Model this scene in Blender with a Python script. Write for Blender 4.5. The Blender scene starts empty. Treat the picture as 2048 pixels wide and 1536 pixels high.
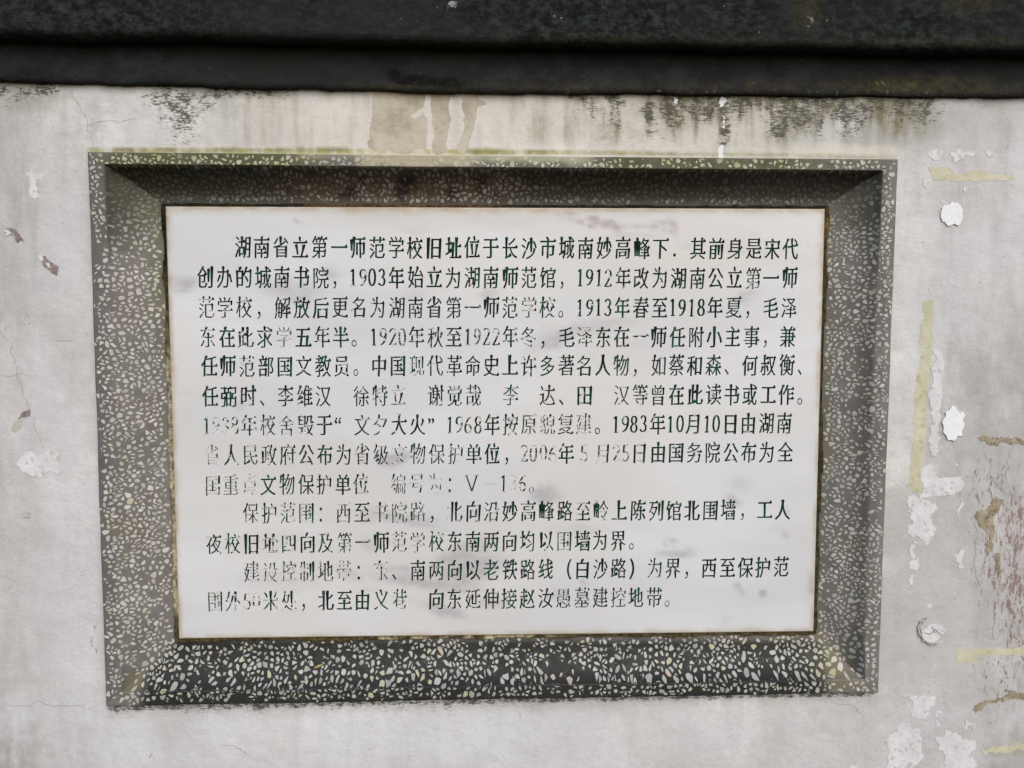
import bpy, math, random
import numpy as np
from mathutils import Vector, Matrix
from mathutils.geometry import delaunay_2d_cdt

random.seed(7)
RNG = np.random.default_rng(11)
scene = bpy.context.scene
COL = scene.collection

# ------------------------------------------------------------------ camera
CAM = np.array([-0.0131, -1.1827, 0.1461])
PITCH, ROLL, YAW = -0.0691, -0.0006, -0.0275
FPX = 1540.0                                   # focal length in units of a 2048-wide picture
cam_d = bpy.data.cameras.new('camera')
cam = bpy.data.objects.new('camera', cam_d)
COL.objects.link(cam)
ROTM = Matrix.Rotation(YAW, 3, 'Z') @ Matrix.Rotation(math.pi / 2 + PITCH, 3, 'X') @ Matrix.Rotation(ROLL, 3, 'Z')
cam.matrix_world = Matrix.Translation(Vector(CAM)) @ ROTM.to_4x4()
cam_d.sensor_width = 36.0
cam_d.lens = FPX * 36.0 / 2048.0
cam_d.clip_start = 0.02
cam_d.clip_end = 200
scene.camera = cam

# ------------------------------------------------------------------ sky, sun, exposure (overcast)
SUN_EL, SUN_AZ = math.radians(38), math.radians(163)   # azimuth measured clockwise from +Y
w = bpy.data.worlds.new('World')
scene.world = w
w.use_nodes = True
nt = w.node_tree
bg = nt.nodes['Background']
sky = nt.nodes.new('ShaderNodeTexSky')
sky.sky_type = 'NISHITA'
sky.sun_disc = False
sky.sun_elevation = SUN_EL
sky.sun_rotation = SUN_AZ
sky.air_density = 1.0
sky.dust_density = 2.2
sky.ozone_density = 1.0
nt.links.new(sky.outputs[0], bg.inputs[0])
bg.inputs[1].default_value = 0.12
sd = bpy.data.lights.new('sun', 'SUN')
sd.energy = 1.1
sd.angle = math.radians(50)
sd.color = (1.0, 0.985, 0.955)
sun = bpy.data.objects.new('sun', sd)
COL.objects.link(sun)
sdir = Vector((math.sin(SUN_AZ) * math.cos(SUN_EL), math.cos(SUN_AZ) * math.cos(SUN_EL), math.sin(SUN_EL)))
sun.rotation_euler = sdir.to_track_quat('Z', 'Y').to_euler()
sun.location = (0, -3, 3)
scene.view_settings.view_transform = 'Standard'
scene.view_settings.look = 'None'
scene.view_settings.gamma = 1.0
scene.view_settings.exposure = 0.5

# ------------------------------------------------------------------ image pixels to world and back
RM = np.array(ROTM)

def at(px, py, y):
    """an image pixel position carried to the upright plane at depth y -> world point(s)"""
    px = np.asarray(px, float); py = np.asarray(py, float)
    d = np.stack([(px - 1024) / FPX, (768 - py) / FPX, -np.ones_like(px * py)], -1) @ RM.T
    k = (y - CAM[1]) / d[..., 1]
    return CAM + d * k[..., None]

def to_px(P):
    """world points -> image pixels, projected through the camera; stains are placed by these"""
    q = (np.asarray(P) - CAM) @ RM
    return 1024 + FPX * q[..., 0] / -q[..., 2], 768 - FPX * q[..., 1] / -q[..., 2]

SLAB_Y, WALL_Y, RIM_Y, BED_Y = 0.0, -0.018, -0.031, 0.008
SH = 0.6647
SX0, SX1, SZ0, SZ1 = -0.5, 0.5, -SH / 2, SH / 2

# ------------------------------------------------------------------ noise
def _h(ix, iy, seed):
    n = (ix.astype(np.int64) * 374761393 + iy.astype(np.int64) * 668265263 + seed * 974634777) & 0xffffffff
    n = ((n ^ (n >> 13)) * 1274126177) & 0xffffffff
    n = n ^ (n >> 16)
    return (n & 0xffffff) / float(0xffffff)

def vn(x, y, seed=0):
    x = np.asarray(x, float); y = np.asarray(y, float)
    ix = np.floor(x); iy = np.floor(y); fx = x - ix; fy = y - iy
    fx = fx * fx * (3 - 2 * fx); fy = fy * fy * (3 - 2 * fy)
    a = _h(ix, iy, seed); b = _h(ix + 1, iy, seed); c = _h(ix, iy + 1, seed); d = _h(ix + 1, iy + 1, seed)
    return (a * (1 - fx) + b * fx) * (1 - fy) + (c * (1 - fx) + d * fx) * fy

def fbm(x, y, seed=0, o=4):
    s = 0; a = 0.5; t = 0
    for k in range(o):
        s = s + a * vn(x * 2 ** k, y * 2 ** k, seed + k * 17); t += a; a *= 0.5
    return s / t

def sm(a, b, x):
    t = np.clip((x - a) / (b - a), 0, 1)
    return t * t * (3 - 2 * t)

class Spots:
    """soft shapes on a surface; X, Y image pixels"""
    def __init__(s, X, Y, seed=1, warp=14, ws=30):
        s.X = X + (fbm(X / ws, Y / ws, seed) - .5) * 2 * warp
        s.Y = Y + (fbm(X / ws, Y / ws, seed + 5) - .5) * 2 * warp
    def ell(s, cx, cy, rx, ry, ang=0, soft=.6):
        a = math.radians(ang); dx = s.X - cx; dy = s.Y - cy
        u = (dx * math.cos(a) + dy * math.sin(a)) / rx; v = (-dx * math.sin(a) + dy * math.cos(a)) / ry
        return 1 - sm(1 - soft, 1 + soft, np.sqrt(u * u + v * v))
    def box(s, x0, y0, x1, y1, fx=10, fy=10):
        return sm(x0 - fx, x0 + fx, s.X) * (1 - sm(x1 - fx, x1 + fx, s.X)) * sm(y0 - fy, y0 + fy, s.Y) * (1 - sm(y1 - fy, y1 + fy, s.Y))

def lerp(a, b, t):
    return a + (b - a) * t

# ------------------------------------------------------------------ object helpers
def mesh_obj(name, V, F, mat, parent=None, attrs=None, smooth=False, **props):
    me = bpy.data.meshes.new(name)
    if isinstance(F, np.ndarray):
        k = F.shape[1]
        me.vertices.add(len(V)); me.vertices.foreach_set('co', np.asarray(V, np.float32).ravel())
        me.loops.add(F.size); me.loops.foreach_set('vertex_index', F.ravel().astype(np.int32))
        me.polygons.add(len(F)); me.polygons.foreach_set('loop_start', np.arange(0, F.size, k, dtype=np.int32))
        me.update(calc_edges=True)
    else:
        me.from_pydata([tuple(map(float, v)) for v in V], [], F); me.update()
    if attrs:
        for an, av in attrs.items():
            av = np.asarray(av, np.float32)
            if an.endswith('@face'):
                a = me.attributes.new(an[:-5], 'FLOAT', 'FACE'); a.data.foreach_set('value', av)
            elif av.ndim == 1:
                a = me.attributes.new(an, 'FLOAT', 'POINT'); a.data.foreach_set('value', av)
            else:
                a = me.attributes.new(an, 'FLOAT_COLOR', 'POINT')
                if av.shape[1] == 3:
                    av = np.concatenate([av, np.ones((len(av), 1), np.float32)], 1)
                a.data.foreach_set('color', av.ravel())
    if smooth:
        me.polygons.foreach_set('use_smooth', [True] * len(me.polygons))
    me.materials.append(mat)
    o = bpy.data.objects.new(name, me)
    COL.objects.link(o)
    if parent is not None:
        o.parent = parent
        o.matrix_parent_inverse = parent.matrix_world.inverted()
    for k, v in props.items():
        o[k] = v
    return o

def thing(name, label, cat, loc):
    o = bpy.data.objects.new(name, None)
    COL.objects.link(o)
    o.empty_display_size = 0.05
    o.location = loc
    o['label'] = label; o['category'] = cat
    bpy.context.view_layer.update()
    return o

def gridmesh(nu, nv):
    i = np.arange(nu - 1)[:, None] * nv + np.arange(nv - 1)[None, :]
    return np.stack([i, i + nv, i + nv + 1, i + 1], -1).reshape(-1, 4)

# ------------------------------------------------------------------ material helpers
class M:
    def __init__(s, name, rough=.7, spec=.4):
        s.m = bpy.data.materials.new(name); s.m.use_nodes = True
        s.t = s.m.node_tree; s.b = s.t.nodes['Principled BSDF']
        s.b.inputs['Roughness'].default_value = rough
        s.b.inputs['Specular IOR Level'].default_value = spec
        g = s.t.nodes.new('ShaderNodeNewGeometry')
        s.pos = g.outputs['Position']
    def L(s, a, b): s.t.links.new(a, b)
    def set(s, sock, v):
        if isinstance(v, bpy.types.NodeSocket): s.L(v, sock)
        elif isinstance(v, tuple) and len(v) == 3 and sock.type == 'RGBA': sock.default_value = (*v, 1)
        else: sock.default_value = v
    def attr(s, n, ch=None):
        a = s.t.nodes.new('ShaderNodeAttribute'); a.attribute_name = n
        if ch is None: return a.outputs['Color']
        if ch == 'f': return a.outputs['Fac']
        if ch == 'a': return a.outputs['Alpha']
        sp = s.t.nodes.new('ShaderNodeSeparateColor'); s.L(a.outputs['Color'], sp.inputs[0])
        return sp.outputs['rgb'.index(ch)]
    def noise(s, scale, det=4, stretch=(1, 1, 1), rough=.55, off=0.0, dist=0.0):
        mp = s.t.nodes.new('ShaderNodeMapping'); s.L(s.pos, mp.inputs[0])
        mp.inputs['Scale'].default_value = stretch; mp.inputs['Location'].default_value = (off, off * .7, off * 1.3)
        n = s.t.nodes.new('ShaderNodeTexNoise'); s.L(mp.outputs[0], n.inputs['Vector'])
        n.inputs['Scale'].default_value = scale; n.inputs['Detail'].default_value = det
        n.inputs['Roughness'].default_value = rough; n.inputs['Distortion'].default_value = dist
        return n.outputs['Fac']
    def vor(s, scale, stretch=(1, 1, 1)):
        mp = s.t.nodes.new('ShaderNodeMapping'); s.L(s.pos, mp.inputs[0]); mp.inputs['Scale'].default_value = stretch
        n = s.t.nodes.new('ShaderNodeTexVoronoi'); s.L(mp.outputs[0], n.inputs['Vector']); n.inputs['Scale'].default_value = scale
        return n.outputs['Distance']
    def ma(s, op, a, b=0.0, c=0.0, clamp=False):
        n = s.t.nodes.new('ShaderNodeMath'); n.operation = op; n.use_clamp = clamp
        s.set(n.inputs[0], a); s.set(n.inputs[1], b)
        if op in ('MULTIPLY_ADD', 'SMOOTH_MIN'): s.set(n.inputs[2], c)
        return n.outputs[0]
    def ramp(s, v, a, b, lo=0.0, hi=1.0, kind='SMOOTHSTEP'):
        n = s.t.nodes.new('ShaderNodeMapRange'); n.interpolation_type = kind
        s.set(n.inputs['Value'], v); s.set(n.inputs['From Min'], a); s.set(n.inputs['From Max'], b)
        s.set(n.inputs['To Min'], lo); s.set(n.inputs['To Max'], hi)
        return n.outputs['Result']
    def mix(s, f, a, b, kind='MIX'):
        n = s.t.nodes.new('ShaderNodeMix'); n.data_type = 'RGBA'; n.blend_type = kind
        s.set(n.inputs[0], f); s.set(n.inputs[6], a); s.set(n.inputs[7], b)
        return n.outputs[2]
    def bump(s, h, dist, strength=1.0, prev=None):
        n = s.t.nodes.new('ShaderNodeBump'); s.set(n.inputs['Height'], h)
        n.inputs['Distance'].default_value = dist; n.inputs['Strength'].default_value = strength
        if prev is not None: s.L(prev, n.inputs['Normal'])
        return n.outputs[0]
    def out(s, col, nrm=None, rough=None):
        s.set(s.b.inputs['Base Color'], col)
        if nrm is not None: s.L(nrm, s.b.inputs['Normal'])
        if rough is not None: s.set(s.b.inputs['Roughness'], rough)
        return s.m

def speck(m, dens, noise, width=.06):
    """broken-up speckle whose cover follows dens 0..1"""
    th = m.ma('SUBTRACT', 1.0, dens)
    th = m.ramp(th, 0.0, 1.0, .455, .70, 'LINEAR')
    return m.ramp(m.ma('SUBTRACT', noise, th), 0.0, width)

# --- painted plaster of the wall
def mat_wall():
    m = M('lime_washed_plaster', .75, .25)
    big = m.noise(2.2, 5, off=3); mid = m.noise(9, 5, (1, 1, .55), off=9)
    base = m.mix(m.ramp(big, .3, .7), (.52, .515, .505), (.68, .68, .672))
    base = m.mix(m.ramp(mid, .35, .75, 0, .45), base, (.45, .43, .43))
    brush = m.noise(60, 4, (.12, 1, 1.6), off=1); A0 = m.attr('stain_shade_a', 'a')
    base = m.mix(m.ma('MULTIPLY', m.ramp(brush, .35, .7, 0, .22), m.ma('ADD', m.ma('MULTIPLY', A0, .8), .22)), base, (.40, .385, .37))
    A = lambda c: m.attr('stain_shade_a', c)
    B = lambda c: m.attr('stain_shade_b', c)
    blot = m.noise(3.4, 7, (1, 1, .7), .68, 51)
    base = m.mix(m.ramp(blot, .44, .62, 0, .7), base, (.385, .378, .368))
    base = m.mix(m.ramp(m.noise(6, 8, (1, 1, .8), .72, 81), .50, .66, 0, .55), base, (.71, .705, .685))
    base = m.mix(m.ramp(m.noise(210, 5, off=83, rough=.75), .60, .72, 0, .5), base, (.30, .28, .26))
    base = m.mix(m.ramp(m.noise(34, 6, (.7, 1, 1), .72, 53), .52, .68, 0, .4), base, (.40, .385, .375))
    base = m.mix(m.ramp(m.noise(14, 5, (1, 1, .16), .6, 57), .54, .72, 0, .35), base, (.44, .43, .42))
    run = m.noise(13, 5, (1, 1, .10), .6, 91)
    base = m.mix(m.ramp(run, .52, .68, 0, .5), base, (.42, .425, .405))
    base = m.mix(m.ramp(m.noise(9, 5, (1, 1, .12), .6, 95), .54, .7, 0, .4), base, (.47, .44, .40))
    lil = m.mix(m.ramp(m.noise(5, 3, off=30), .3, .7, .6, 1), (.52, .52, .555), (.62, .625, .665))
    base = m.mix(m.ma('MULTIPLY', B('b'), m.ramp(m.noise(7, 4, off=31), .25, .65, .25, .85)), base, lil)
    cream = m.mix(m.noise(12, 3, off=5), (.67, .645, .58), (.58, .55, .49))
    base = m.mix(m.ma('MULTIPLY', A('a'), .8), base, cream)
    greyn = m.noise(30, 6, (1, 1, .45), .65, 12)
    base = m.mix(m.ma('MULTIPLY', B('r'), m.ramp(greyn, .25, .7, .25, 1)), base, (.30, .29, .27))  # grey dirt wash, also carries the falloff painted at the borders
    mossn = m.noise(45, 6, (1, 1, .35), .7, 14)
    lk = m.ma('MULTIPLY', m.attr('stain_shade_b', 'a'), m.ramp(m.noise(90, 5, off=61, rough=.7), .3, .6, .25, 1))
    base = m.mix(lk, base, m.mix(m.noise(40, 3, off=62), (.20, .21, .035), (.47, .43, .15)))
    base = m.mix(m.ma('MULTIPLY', A('g'), m.ramp(mossn, .3, .62, .15, .95)), base, (.17, .155, .075))
    # tan damp patch with hard edges
    tan = m.ma('ADD', A('r'), m.ma('MULTIPLY', m.ma('SUBTRACT', m.noise(90, 6, off=21, rough=.75), .5), 1.0))
    tcol = m.mix(m.ramp(m.noise(20, 7, off=22, rough=.7), .35, .65), (.31, .27, .19), (.49, .445, .36))
    base = m.mix(m.ma('MULTIPLY', m.ramp(tan, .43, .55), .9), base, tcol)
    rim = m.ma('MULTIPLY', m.ramp(tan, .42, .49), m.ramp(tan, .51, .58, 1, 0))
    base = m.mix(m.ma('MULTIPLY', rim, .35), base, (.26, .21, .14))
    # black and green mould specks and painted contact shadow, fine and drawn along the brush marks
    sn = m.ma('ADD', m.ma('MULTIPLY', m.noise(420, 4, (.3, 1, 1.3), .75, 7), .55), m.ma('MULTIPLY', m.noise(90, 5, (.8, 1, .8), .75, 70), .45))
    base = m.mix(m.ma('MULTIPLY', m.ramp(sn, .42, .6), m.ma('MULTIPLY', A('b'), .45)), base, (.17, .16, .11))
    base = m.mix(m.ma('MULTIPLY', speck(m, A('b'), sn, .07), .9), base, (.065, .06, .045))
    rn = m.noise(190, 5, (1.2, 1, .35), .8, 17)
    base = m.mix(m.ma('MULTIPLY', speck(m, B('g'), rn, .04), .85), base, (.20, .13, .105))
    dots = m.ramp(m.vor(48), .025, .075, 1, 0)
    dsel = m.ramp(m.noise(20, 3, off=41), .52, .6)
    base = m.mix(m.ma('MULTIPLY', m.ma('MULTIPLY', dots, dsel), .75), base, (.12, .09, .08))
    n = m.bump(brush, .0015, .12)
    n = m.bump(m.noise(22, 6, off=2, rough=.65), .009, .4, n)
    n = m.bump(m.noise(420, 2, off=8), .0006, .5, n)
    return m.out(base, n, m.ramp(big, .3, .7, .6, .8))

def mat_patch(name, c1, c2, rough=.7, sc=45, speckc=None):
    m = M(name, rough, .3)
    c = m.mix(m.ramp(m.noise(sc, 5, off=2), .3, .7), c1, c2)
    if speckc: c = m.mix(m.ramp(m.noise(sc * 3, 5, off=6), .56, .64, 0, .8), c, speckc)
    return m.out(c, m.bump(m.noise(180, 4), .0015, .5))

def mat_terrazzo():
    m = M('terrazzo_cement', .55, .25)
    c = m.attr('tone')
    n1 = m.noise(60, 5, off=1); n2 = m.noise(260, 4, off=4)
    c = m.mix(m.ramp(n1, .3, .7, 0, .35), c, (.5, .5, .5), 'SOFT_LIGHT')
    c = m.mix(m.ramp(n1, .5, .75, 0, .4), c, m.mix(1.0, c, (.55, .55, .5), 'MULTIPLY'))
    # the finest chippings
    fine = m.ramp(m.vor(330, (1, 1, .8)), .16, .22, 1, 0)
    fine = m.ma('MULTIPLY', fine, m.ramp(m.noise(55, 3, off=9), .5, .6))
    c = m.mix(m.ma('MULTIPLY', fine, m.ma('MULTIPLY', m.attr('clean', 'f'), .6)), c, (.42, .41, .38))
    pits = m.ramp(m.vor(48), .018, .05, 1, 0)
    c = m.mix(m.ma('MULTIPLY', pits, .85), c, (.015, .014, .012))
    n = m.bump(n2, .0008, .6); n = m.bump(m.noise(30, 3), .003, .3, n)
    return m.out(c, n, m.ramp(n1, .3, .7, .5, .7))

def mat_chip():
    m = M('marble_chippings', .45, .3)
    c = m.attr('tone')
    c = m.mix(m.ramp(m.noise(230, 4, off=1), .4, .8, 0, .35), c, m.mix(1.0, c, (.6, .6, .56), 'MULTIPLY'))
    return m.out(c, m.bump(m.noise(300, 2), .0004, .4))

def mat_mortar():
    m = M('dirty_mortar', .9, .2)
    c = m.attr('tone')
    n1 = m.noise(120, 6, off=3, rough=.7)
    c = m.mix(m.ramp(n1, .35, .7), m.mix(1.0, c, (.35, .34, .3), 'MULTIPLY'), m.mix(1.0, c, (1.5, 1.45, 1.3), 'MULTIPLY'))
    return m.out(c, m.bump(n1, .004, .8))

def mat_marble():
    m = M('white_marble', .38, .45)
    c = m.mix(m.ramp(m.noise(3.2, 4, (.6, 1, 2), off=6), .35, .7), (.62, .635, .65), (.54, .55, .565))
    c = m.mix(m.ramp(m.noise(7, 6, (.35, 1, 2.6), off=16, dist=.6), .5, .72, 0, .45), c, (.56, .545, .55))
    c = m.mix(m.ramp(m.noise(16, 6, (.25, 1, 1.6), off=26), .56, .7, 0, .3), c, (.56, .55, .54))
    c = m.mix(m.ramp(m.noise(2.4, 6, (1, 1, 1.4), .65, 36), .45, .66, 0, .6), c, (.575, .55, .515))
    c = m.mix(m.ramp(m.noise(9, 7, (.5, 1, 1.5), .7, 46, .8), .55, .7, 0, .4), c, (.50, .485, .49))
    gv = m.noise(60, 5, (.5, 1, 1), off=2, rough=.65)
    c = m.mix(m.ma('MULTIPLY', m.attr('vein', 'r'), m.ramp(gv, .25, .65, .35, 1)), c, (.295, .275, .295))
    c = m.mix(m.ma('MULTIPLY', m.attr('vein', 'g'), m.ramp(gv, .3, .65, .25, 1)), c, (.24, .15, .165))
    c = m.mix(m.ma('MULTIPLY', m.attr('vein', 'b'), m.ramp(gv, .25, .7, .4, 1)), c, (.36, .28, .17))
    dots = m.ramp(m.vor(32), .02, .045, 1, 0)
    c = m.mix(m.ma('MULTIPLY', dots, m.ramp(m.noise(14, 2, off=4), .54, .6, 0, .8)), c, (.1, .08, .07))
    return m.out(c, m.bump(m.noise(40, 5, (.4, 1, 1)), .0008, .3), m.ramp(gv, .3, .7, .3, .45))

def mat_ink():
    m = M('worn_green_lettering_paint', .8, .1)
    g = m.noise(75, 4, (1, 1, .7), off=3)
    c = m.mix(m.ramp(g, .44, .64), (.004, .015, .011), (.005, .075, .042))
    c = m.mix(m.ma('MULTIPLY', m.ramp(m.noise(420, 3, off=8), .5, .62), .5), c, (.008, .012, .011))
    we = m.attr('wear', 'f')
    n = m.noise(120, 4, (.8, 1, 1.1), off=5, rough=.6)
    gone = m.ramp(m.ma('SUBTRACT', m.ma('ADD', n, we), 1.0), -.004, .010)
    c = m.mix(gone, c, (.64, .63, .62))
    return m.out(c)

def mat_dark(name, c1, c2, c3, bump=.004, sc=70):
    m = M(name, .95, .08)
    n1 = m.noise(sc, 7, (.7, 1, 1), off=2, rough=.72); big = m.noise(4.5, 4, (1, 1, .8), off=6)
    c = m.mix(m.ramp(n1, .38, .68), c1, c2)
    c = m.mix(m.ma('MULTIPLY', m.ramp(big, .42, .68), .75), c, c3)
    c = m.mix(m.ramp(m.noise(190, 4, off=31, rough=.7), .66, .74, 0, .55), c, (.16, .165, .15))
    ex = m.attr('crust', 'r'); ey = m.attr('crust', 'g'); ez = m.attr('crust', 'b')
    fine = m.noise(120, 5, off=12, rough=.7)
    c = m.mix(speck(m, ex, fine), c, (.42, .42, .40))
    c = m.mix(m.ma('MULTIPLY', ey, m.ramp(fine, .35, .65, .2, 1)), c, (.10, .085, .035))
    c = m.mix(m.ma('MULTIPLY', ez, m.ramp(fine, .3, .6, .4, 1)), c, (.006, .006, .006))
    n = m.bump(n1, bump, 1.0); n = m.bump(m.noise(300, 4, off=3, rough=.7), .003, .9, n)
    return m.out(c, n)

MW = mat_wall(); MT = mat_terrazzo(); MC = mat_chip(); MO = mat_mortar(); MM = mat_marble(); MI = mat_ink()
MWHITE = mat_patch('exposed_white_plaster', (.64, .64, .66), (.54, .54, .55), speckc=(.42, .40, .38))
MBRIGHT = mat_patch('fresh_white_filler', (.76, .77, .80), (.70, .71, .73))
MYEL = mat_patch('yellowed_adhesive', (.45, .44, .31), (.56, .54, .42), .65, 25, (.40, .38, .22))
MOLIVE = mat_patch('bared_olive_render', (.22, .18, .11), (.36, .32, .25), .9, 70, (.10, .08, .04))
MBROWN = mat_patch('bared_brown_render', (.19, .15, .14), (.27, .23, .21), .9, 90, (.10, .07, .06))
MBEIGE = mat_patch('bared_beige_coat', (.42, .39, .35), (.47, .44, .39), .8, 50)
MCRACK = mat_patch('crack_dirt', (.27, .245, .23), (.38, .36, .35), .9, 150)

# ================================================================== FRAME geometry
OUT_PX = [(174, 303), (1797, 318), (1757, 1386), (211, 1414)]      # outer corners TL TR BR BL
OC = np.array([at(x, y, RIM_Y) for x, y in OUT_PX])[:, [0, 2]]
IC = np.array([(SX0, SZ1), (SX1, SZ1), (SX1, SZ0), (SX0, SZ0)])

def edge_d(P, a, b):
    e = b - a; n = np.array([e[1], -e[0]]) / np.linalg.norm(e)       # points inward for clockwise order
    return (P[..., 0] - a[0]) * n[0] + (P[..., 1] - a[1]) * n[1]

def t_of(P, gap=False):
    ts = []
    for k in range(4):
        a = edge_d(P, OC[k], OC[(k + 1) % 4]); b = -edge_d(P, IC[k], IC[(k + 1) % 4])
        ts.append(a / (a + b))
    ts = np.stack(ts, -1)
    if gap:
        q = np.sort(ts, -1); return q[..., 0], ts.argmin(-1), q[..., 1] - q[..., 0]
    return ts.min(-1), ts.argmin(-1)

RIMT = .245
def prof(t, soft=None):
    s = np.clip((t - RIMT) / (.93 - RIMT), 0, 1)
    y = RIM_Y + (BED_Y - RIM_Y) * np.power(1 - (1 - s) ** 2.2, .62)
    r = np.clip(t / .03, 0, 1)
    if soft is not None:
        q = np.clip((t - .12) / (.93 - .12), 0, 1)
        y = lerp(y, RIM_Y + (BED_Y - RIM_Y) * np.power(q, 1.15) ** .9, soft)
    y = y + .0035 * (1 - np.sqrt(np.clip(1 - (1 - r) ** 2, 0, 1)))
    return y

def hgt(x, z):
    P = np.stack([x, z], -1)
    t, k, gp = t_of(P, True)
    soft = np.where(k == 3, .85, np.where(k == 1, .85, 0)) * sm(0, .9, gp) * (1 - .6 * sm(.2, .31, z))
    return prof(t, soft) + (fbm(x * 14, z * 14, 3, 3) - .5) * .0035 * np.clip(1.1 - t, 0, 1), t, k

def frame_tone(P3, t, k, rnd=None):
    """own colour of the cement / the chips with their dirt films and painted-in shade"""
    X, Y = to_px(P3)
    s = Spots(X, Y, 5, 10, 26)
    n = len(X)
    f = fbm(X / 55, Y / 55, 8); g = fbm(X / 18, Y / 18, 9)
    cem = np.zeros((n, 3)); cem[:] = (.148, .141, .130)
    cem *= (0.8 + .5 * f)[:, None]
    warm = sm(.4, .7, fbm(X / 90, Y / 90, 19))[:, None]
    cem = lerp(cem, np.array([.155, .137, .115]), warm * .5)
    top = (k == 0); right = (k == 1); bot = (k == 2); left = (k == 3)
    yel = np.zeros(n); film_shade = np.zeros(n); pale = np.zeros(n)
    # damp lower side: dark cement, clean chips, ragged mitre line
    diag = np.clip(np.minimum((X - (1640 - Y) * .0 - 250 + (1405 - Y) * .0), 1e9), -1e9, 1e9)
    lowl = X + 1.05 * (Y - 1290) * 1.0                      # boundary near lower left corner
    mL = sm(-12, 22, (X - 345) + 1.0 * (Y - 1285) * 1.0 + 14 * (f - .5)) * sm(258, 300, X + 18 * (g - .5) - 0)
    mR = sm(-12, 22, (1640 - X) + .9 * (Y - 1278) + 14 * (f - .5)) * (1 - sm(1640, 1668, X + 18 * (g - .5)))
    damp = sm(1270, 1290, Y) * mL * mR
    cem = lerp(cem, np.array([.021, .022, .020]) * (0.75 + .5 * f)[:, None], damp[:, None])
    lich = damp * (1 - damp) * 4
    cornerR = s.ell(1655, 1330, 28, 45, -35, .7) ; cornerL = s.ell(272, 1362, 22, 14, -30, .7)
    yel = np.maximum(yel, .5 * np.maximum(cornerR, cornerL))
    cc = np.maximum(s.ell(1662, 1335, 34, 62, -38, .7), .8 * s.ell(268, 1362, 26, 18, -30, .7)); cem = lerp(cem, np.array([.16, .135, .08]), (cc * .8 * (1 - .7 * damp))[:, None])
    # top rim: algae; top cove: soot and algae, with the recess shade painted in
    tr = top & (t < RIMT + .02)
    tc = top & (t >= RIMT + .02)
    alg = np.clip(s.ell(420, 322, 190, 26, 0, .6) + s.ell(1400, 320, 190, 26, 0, .6) + .35 + .5 * s.ell(1020, 312, 120, 18), 0, 1)
    cem = np.where(tr[:, None], lerp(cem, np.array([.070, .076, .030]), (.95 * alg * (.6 + .6 * f))[:, None]), cem)
    yel = np.where(tr, np.maximum(yel, np.clip(alg * (.35 + .7 * g), 0, 1)), yel)
    film_shade = np.where(tr, .55 * sm(.55, .8, g) * alg + .35 * sm(.1, .02, t), film_shade)
    pale = np.where(tr, s.box(720, 285, 945, 333, 25, 8) + .7 * s.box(950, 285, 1180, 325, 30, 8) + .5 * s.box(600, 290, 720, 318, 20, 6), 0)
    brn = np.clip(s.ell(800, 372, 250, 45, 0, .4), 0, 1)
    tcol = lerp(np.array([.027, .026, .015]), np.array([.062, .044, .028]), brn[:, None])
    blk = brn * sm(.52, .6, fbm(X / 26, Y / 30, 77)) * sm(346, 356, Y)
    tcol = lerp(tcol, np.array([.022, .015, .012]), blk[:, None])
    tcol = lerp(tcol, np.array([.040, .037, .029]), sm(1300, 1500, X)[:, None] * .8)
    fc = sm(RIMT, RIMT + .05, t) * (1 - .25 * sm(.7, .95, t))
    # soot continues down the side coves; corner shade painted in to soften the mitre
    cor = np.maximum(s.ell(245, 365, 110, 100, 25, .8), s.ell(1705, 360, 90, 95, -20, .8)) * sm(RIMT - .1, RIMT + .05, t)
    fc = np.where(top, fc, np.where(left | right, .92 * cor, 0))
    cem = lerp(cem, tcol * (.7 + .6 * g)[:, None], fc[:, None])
    film_shade = np.maximum(film_shade, fc * (.975 - .34 * brn * sm(.4, .6, g) - .13 * sm(.75, .92, t)))
    # green tinge beside the upper left slab edge, along the side gaps
    gr = np.where(left, sm(.6, .95, t) * (1 - sm(560, 800, Y)), 0) + np.where(right, .6 * sm(.72, .95, t), 0) + np.where(left | right, .35 * (1 - sm(380, 560, Y)), 0)
    gr = np.clip(gr, 0, 1)
    cem = lerp(cem, np.array([.125, .125, .075]), (gr * .7)[:, None])
    yel = np.maximum(yel, gr * .45)
    # shade painted along the inner side of the right arris
    ra = np.where(right, sm(RIMT, RIMT + .04, t) * (1 - sm(RIMT + .05, RIMT + .38, t)), 0)
    ra = ra * (.45 + .7 * f)
    cem = lerp(cem, np.array([.062, .062, .056]), (ra * .8)[:, None]); film_shade = np.maximum(film_shade, ra * .42)
    la = np.where(left, (1 - sm(RIMT - .08, RIMT + .03, t)) * (.35 + .5 * f), 0)
    cem = lerp(cem, np.array([.085, .087, .085]), (la * .9)[:, None])
    # puddle-dry darker rust patches
    rust = s.ell(245, 1045, 60, 18) * .4 + s.ell(1690, 1080, 30, 30) * .35
    cem = lerp(cem, np.array([.17, .13, .09]), np.clip(rust, 0, 1)[:, None])
    pale = np.clip(pale, 0, 1)
    pc = lerp(np.array([.40, .36, .26]), np.array([.50, .50, .36]), sm(900, 980, X)[:, None])
    cem = lerp(cem, pc * (.75 + .5 * g)[:, None], (pale * .85)[:, None])
    if rnd is None:
        return cem, np.clip(1 - film_shade, 0, 1)
    chip = np.zeros((n, 3)); chip[:] = (.49, .48, .455)
    chip = chip * (.72 + .42 * rnd[:, :1])
    chip = lerp(chip, chip * np.array([.72, .76, .74]), damp[:, None])
    chip = lerp(chip, np.array([.43, .40, .26]), (rnd[:, 1:2] > .90) * .7)
    chip = lerp(chip, np.array([.36, .42, .37]), ((rnd[:, 1:2] > .80) & (rnd[:, 1:2] < .85)) * .6)
    chip = lerp(chip, np.array([.46, .36, .29]), ((rnd[:, 1:2] > .77) & (rnd[:, 1:2] < .79)) * .7)
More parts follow.
